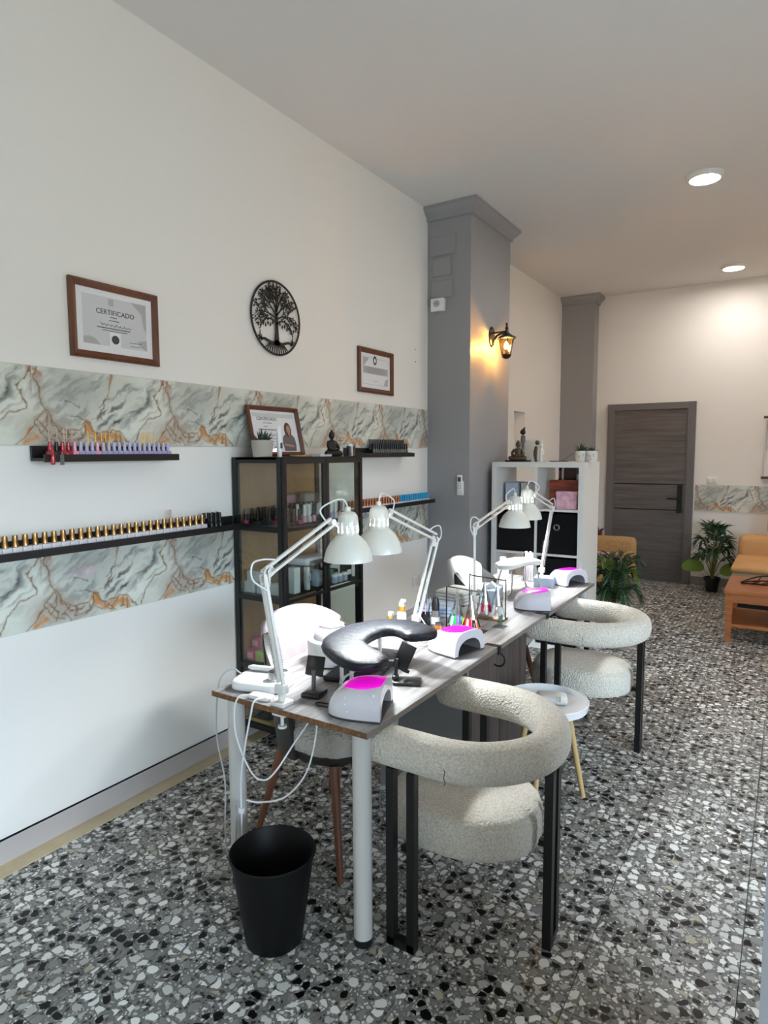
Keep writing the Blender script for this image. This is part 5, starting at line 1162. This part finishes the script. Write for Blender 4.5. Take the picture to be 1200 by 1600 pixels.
# on top of the cube shelf
t = thing('seated_buddha', 'bronze seated meditating statue on a dark plinth on the cube shelf', 'figurine', (.60, 5.17, SH+.0005)); G().rbox(-.1, .1, -.045, .045, 0, .014, .004).build('plinth', BLACKM, t)
n0 = set(o.name for o in COL.objects); sitting_figure(t, BRONZEST, 1.02)
for o in [o for o in COL.objects if o.name not in n0]:
    o.location = (0, 0, .014); o.rotation_euler = (0, 0, rad(-90))
t = thing('incense_ornament', 'slim pale ornament with dark flame-shaped tip behind the seated statue', 'ornament', (.593, 5.30, SH+.0005)); G().lathe([(.0001, 0), (.03, 0), (.03, .012), (.014, .03), (.012, .15), (.02, .17), (.02, .215), (.012, .225), (.0001, .228)], 16).build('stem', SILV, t)
G().rings([[(r*cos(a)+dx, r*sin(a)*.6, z_) for a in [2*PI*k/12 for k in range(12)]] for z_, r, dx in ((.228, .008, 0), (.24, .024, -.002), (.258, .024, -.004), (.275, .014, .002), (.295, .003, .018))]).build('flame_tip', BLACKM, t)
t = thing('white_board', 'plain pale square board standing behind the seated statue', 'panel', (.612, 5.395, SH+.0005)); G().box(-.125, .125, -.012, .012, 0, .185, b=.003).build('board', WHITEL, t, smooth=False); G().box(-.12, .12, .012, .018, 0, .03).build('foot', WHITEL, t, smooth=False)
t = thing('couple_ornament', 'small dark and white two-figure ornament on the cube shelf', 'figurine', (.77, 5.19, SH+.0005))
g = G(); g.lathe([(.0001, 0), (.022, 0), (.018, .02), (.012, .06), (.018, .10), (.008, .118), (.0001, .12)], 14, (.022, 0, 0), sx=.8); g.ball((.02, 0, .134), .014).tube(smooth_path([(.03, 0, .1), (.045, 0, .07), (.02, -.01, .05)], 4), .006, 8).build('white_figure', WHITECER, t)
g = G(); g.lathe([(.0001, 0), (.016, 0), (.01, .03), (.013, .08), (.018, .115), (.008, .13), (.0001, .132)], 14, (-.022, 0, 0), sx=.8); g.ball((-.012, 0, .158), .02).tube(smooth_path([(-.03, 0, .12), (-.04, 0, .07), (-.03, 0, .02)], 4), .006, 8).build('dark_figure', BRONZEST, t)
t = thing('face_planter', 'white double planter with embossed faces and two small green plants', 'potted plant', (1.168, 5.17, SH+.0005))
for k, x in enumerate((-.042, .042)):
    q = G().lathe([(.0001, 0), (.034, 0), (.042, .02), (.044, .06), (.04, .088), (.036, .088), (.036, .075), (.0001, .075)], 24, (x, 0, 0)).build('pot', WHITECER, t)
    g = G()
    for e in (-1, 1): g.tube([(x+e*.017+.011*cos(a), -.0405+.004*abs(e*.3), .056+.009*sin(a)) for a in [2*PI*j/12 for j in range(12)]], .0028, 6, closed=True)
    g.tube(smooth_path([(x, -.044, .056), (x, -.049, .04), (x, -.044, .034)], 3), .004, 6).tube(smooth_path([(x-.012, -.04, .022), (x, -.043, .018), (x+.012, -.04, .022)], 3), .003, 6).build('embossed_face', INKG, q)
    succulent(t, (x, 0, .075), .035, .085 if k == 0 else .06, 18, seed=k+3)
t = thing('incense_stick', 'thin stick leaning on the cube shelf beside the face planter', 'incense stick', (.93, 5.3, SH+.0005)); G().rod((0, 0, .004), (.09, .02, .07), .002, n=6).build('stick', BROWNBOX, t); G().rbox(-.1, .05, -.012, .012, 0, .006, .002).build('holder', BLACKM, t)

# ================================================================== back of the room
def frond(t, base, az, ln, rise, droop, nl=16, lw=.011, ll=.13, m=None, stem_from=.3, seed=0):
    rr_ = random.Random(seed); base = Vector(base); d = Vector((cos(az), sin(az), 0)); P = []
    for i in range(13):
        q = i/12; P.append(base+d*(ln*(q**1.15))*1+Vector((0, 0, rise*math.sin(min(1, q*1.0)*PI*.5)-droop*q**3)))
    st = G().tube(P, [.005*(1-.7*i/12) for i in range(13)], 6).build('stem', STEMG, t); g = G()
    for k in range(nl):
        q = stem_from+(1-stem_from)*k/(nl-1); i = min(11, int(q*12)); p = P[i].lerp(P[i+1], q*12-i); tg = (P[i+1]-P[i]).normalized(); sd = tg.cross(Vector((0, 0, 1))).normalized()
        L_ = ll*(.55+.45*math.sin(PI*min(1, .25+.75*(1-k/nl))))*rr_.uniform(.85, 1.1)
        for s_ in (-1, 1):
            dr = (sd*s_*(.85-.45*k/nl)+tg*(.55+.5*k/nl)+Vector((0, 0, rr_.uniform(-.28, .1)))).normalized(); up = dr.cross(tg).normalized() if dr.cross(tg).length > .05 else Vector((0, 0, 1)); w_ = dr.cross(up).normalized()*lw
            m1 = p+dr*L_*.45; tip = p+dr*L_+Vector((0, 0, -.02))
            g.add([p, m1+w_, tip, m1-w_, m1+up*.004], [(0, 1, 4), (1, 2, 4), (2, 3, 4), (3, 0, 4)])
    g.build('frond', m or LEAF, st, smooth=False)
t = thing('potted_palm', 'green fan palm in a small black pot beside the door', 'potted plant', (1.835, 8.12, 0))
G().lathe([(.0001, 0), (.06, 0), (.078, .13), (.088, .132), (.088, .165), (.08, .165), (.076, .14), (.0001, .14)], 24).build('pot', BLACKP, t); G().lathe([(.0001, .142), (.075, .141)], 16).build('soil', SOIL, t)
for k in range(17):
    az = 360*k/17*2.3; frond(t, (0, 0, .13), rad(az), (.16, .22, .12, .19)[k % 4], (.56, .46, .66, .34)[k % 4], (.1, .12, .05, .1)[k % 4], 14, .011, .15, LEAF, .5, seed=k)
for az, ri in ((190, .3), (350, .28)):
    a = rad(az); g = G(); st = G().tube(smooth_path([(0, 0, .14), (.08*cos(a), .08*sin(a), ri*.8), (.14*cos(a), .14*sin(a), ri)], 5), .004, 6).build('stem', STEMG, t)
    c_ = Vector((.2*cos(a), .2*sin(a)-.03, ri)); g.add([c_+Vector((.12*cos(b)*1.0, .05*sin(b)-.0, .07*sin(b)-.03*cos(b)**2)) for b in [2*PI*j/14 for j in range(14)]]+[c_+Vector((0, 0, .012))], [(j, (j+1) % 14, 14) for j in range(14)]); g.build('broad_leaf', LEAFL, st)
t = thing('potted_palm', 'low spreading feathery palm in front of the wicker chair', 'potted plant', (1.285, 5.72, 0))
G().lathe([(.0001, 0), (.08, 0), (.11, .17), (.12, .172), (.12, .2), (.108, .2), (.1, .175), (.0001, .175)], 24).build('pot', BLACKP, t); G().lathe([(.0001, .177), (.1, .176)], 16).build('soil', SOIL, t)
for k in range(24):
    az = 15*k*5+7*(k % 3); frond(t, (0, 0, .17), rad(az), (.17, .22, .19)[k % 3], (.5, .36, .57)[k % 3], (.12, .16, .06)[k % 3], 20, .0085, .12, LEAF if k % 8 else LEAFL, .25, seed=20+k)
# wicker chair with a pink towel roll
t = thing('wicker_chair', 'tan woven low chair behind the white cube shelf', 'chair', (.72, 7.5, 0))
g = G().rbox(-.30, .36, -.28, .28, .10, .33, .05, seg=3).build('seat_base', BAMBOO, t); G().rbox(-.30, .36, .16, .28, .32, .62, .055, seg=3).build('backrest', BAMBOO, t); G().rbox(.255, .36, -.28, .2, .32, .47, .045, seg=3).build('armrest', BAMBOO, t); G().rbox(-.30, -.195, -.28, .2, .32, .47, .045, seg=3).build('armrest', BAMBOO, t)
for x in (-.24, .3):
    for y in (-.22, .22): G().rod((x, y, .11), (x, y, 0), .022, n=10).build('leg', LEGWOOD, t)
t = thing('towel_roll', 'rolled pink towel lying on the wicker chair', 'towel', (.74, 7.53, .33+.062)); g = G()
g.rod((-.18, 0, 0), (.18, 0, 0), .062, n=24).build('roll', PINKT, t); sp2 = [(.1805, .008*q*cos(q*1.0)/1.1, .008*q*sin(q*1.0)/1.1) for q in [.3*i for i in range(24)]]; G().tube(sp2, .0016, 4).build('roll_end', PINKB, t)
t = thing('dark_plant', 'small dark-leaved plant on top of the wicker chair back', 'potted plant', (.66, 7.72, .621)); G().lathe([(.0001, 0), (.03, 0), (.036, .04), (.0001, .04)], 16).build('pot', mat('maroon_pot', rgb(96, 30, 34), .4), t); succulent(t, (0, 0, .03), .03, .1, 10, 9, mat('dark_leaf', rgb(60, 30, 32), .5))
# coffee table
CTX0, CTX1, CTY0, CTY1, CTZ = 2.115, 3.2, 5.96, 6.70, .45
t = thing('coffee_table', 'orange-brown wooden coffee table with a lower shelf', 'coffee table', (CTX0, CTY0, 0)); w, dp = CTX1-CTX0, CTY1-CTY0
G().box(0, w, 0, dp, CTZ-.03, CTZ, b=.004).build('tabletop', ORANGEW, t, smooth=False)
for x in (.012, w-.072):
    for y in (.012, dp-.072): G().rings([[(x+.03+a*s_, y+.03+b*s_, z_) for a, b in ((-1, -1), (1, -1), (1, 1), (-1, 1))] for z_, s_ in ((0, .02), (CTZ-.031, .03))]).build('leg', ORANGEW, t, smooth=False)
g = G().box(.07, w-.07, .02, .04, CTZ-.105, CTZ-.031).box(.07, w-.07, dp-.04, dp-.02, CTZ-.105, CTZ-.031).box(.02, .04, .07, dp-.07, CTZ-.105, CTZ-.031).box(w-.04, w-.02, .07, dp-.07, CTZ-.105, CTZ-.031).build('apron', ORANGEW, t, smooth=False)
G().box(.05, w-.05, .03, dp-.03, .135, .16).build('lower_shelf', ORANGEW, t, smooth=False)
t = thing('wire_bowl', 'black leaf-shaped wire bowl on the coffee table', 'bowl', (2.42, 6.32, CTZ)); g = G()
for q in (0, 1):
    P = [(-.2+.4*u, (1-2*q)*.13*math.sin(PI*u), .012+.05*u*(1-u)*0+.05*(abs(math.sin(PI*u)))) for u in [i/16 for i in range(17)]]; g.tube(P, .007, 6)
g.tube([(-.2+.4*u, 0, .006) for u in [i/8 for i in range(9)]], .006, 6).build('rim', BLACK, t); g = G()
for i in range(4):
    for q in (-1, 1): x = -.12+.07*i; g.tube([(x, 0, .007), (x+.04, q*.05, .02), (x+.07, q*.13*math.sin(PI*min(1, (x+.27)/.4)), .012+.05*math.sin(PI*min(1, (x+.27)/.4)))], .005, 6)
g.build('veins', BLACK, t); G().ball((.06, .03, .04), .02, 12).build('knot', BLACK, t)
# sofa with tan sheets
t = thing('sofa', 'beige sofa covered with tan sheets against the back wall', 'sofa', (2.10, 7.02, 0))
G().rbox(0, 1.6, 0, 1.1, .12, .44, .04, seg=3).build('base', BEIGEB, t); G().box(.03, 1.57, .03, 1.05, .04, .119).build('plinth', BLACKM, t, smooth=False)
G().rbox(-.012, 1.62, -.03, .86, .425, .49, .032, seg=3).build('seat_sheet', TANSHEET, t); G().rbox(-.005, 1.6, .83, 1.1, .4, .695, .07, seg=4).build('back_cushion', TANSHEET, t)
for x in (.06, 1.5): G().rod((x, .08, 0), (x, .08, .045), .02).build('leg', BLACKM, t)
t = thing('throw_pillow', 'peach throw pillow propped on the sofa back', 'cushion', (2.52, 8.0, .675)); G().rings([[(.0+.16*k*(math.copysign(abs(cos(a))**.7, cos(a))), y_, .13+.15*k*(math.copysign(abs(sin(a))**.7, sin(a)))) for a in [2*PI*j/28 for j in range(28)]] for y_, k in ((-.05, .3), (-.045, .7), (-.02, .95), (0, 1), (.02, .95), (.045, .7), (.05, .3))]).build('pillow_cover', mat('peach_fabric', rgb(214, 170, 142), .9), t); G().tube([(.16*math.copysign(abs(cos(a))**.7, cos(a)), 0, .13+.15*math.copysign(abs(sin(a))**.7, sin(a))) for a in [2*PI*j/28 for j in range(28)]], .005, 6, closed=True).build('piping', TANSHEET, t)
# wall things at the back
t = thing('macrame_shelf', 'pale hanging rope ornament with a wooden bar on the back wall', 'wall ornament', (2.42, YB-.03, 1.98)); G().rod((-.16, 0, 0), (.16, 0, 0), .014, n=12).build('wooden_bar', LEGWOOD, t)
g = G()
for k in range(2): g.rod((-.14+.28*k, 0, 0), (-.14+.28*k, 0, -.66), .006)
for k in range(9): g.rod((-.11+.0275*k, .0, 0), (-.11+.0275*k, 0, -.3-.02*abs(k-4)), .008)
g.build('ropes', WTOWEL, t); G().box(-.16, .16, -.06, .025, -.69, -.665, b=.003).build('plank', BROWNBOX, t, smooth=False)
t = thing('light_switch', 'double white light switch on the back wall by the door', 'switch', (1.765, YB-.001, 1.258)); G().rbox(-.058, .058, -.01, 0, -.042, .042, .004).build('plate', WHITEP, t); G().rbox(-.048, -.003, -.014, -.009, -.03, .03, .002).build('rocker', WHITEM, t); G().rbox(.003, .048, -.014, -.009, -.03, .03, .002).build('rocker', WHITEM, t)
# near right: edge of a grey counter
t = thing('reception_counter', 'narrow grey counter showing as a sliver at the bottom right corner', 'counter', (2.5432, 1.0, 0)); G().box(0, .48, 0, .88, 0, 1.075).build('body', GREYP, t, smooth=False); G().box(0, .50, -.0, .90, 1.0755, 1.11, b=.003).build('worktop', GREYP, t, smooth=False)  # unseen bulk sized to keep daylight off the near armchair

t = thing('floor_lamp', 'warm floor lamp beside the sofa, beyond the right edge', 'floor lamp', (3.95, 7.6, 0))
G().lathe([(.0001, 0), (.14, 0), (.14, .02), (.015, .03), (.012, 1.5), (.0001, 1.5)], 24).build('stand', BLACK, t); G().lathe([(.2, 1.35), (.13, 1.7)], 32).build('shade', mat('lamp_shade', rgb(236, 205, 160), .8), t); G().ball((0, 0, 1.55), .045, 14).build('bulb', emis('floor_lamp_bulb', (1, .62, .3), 260), t)
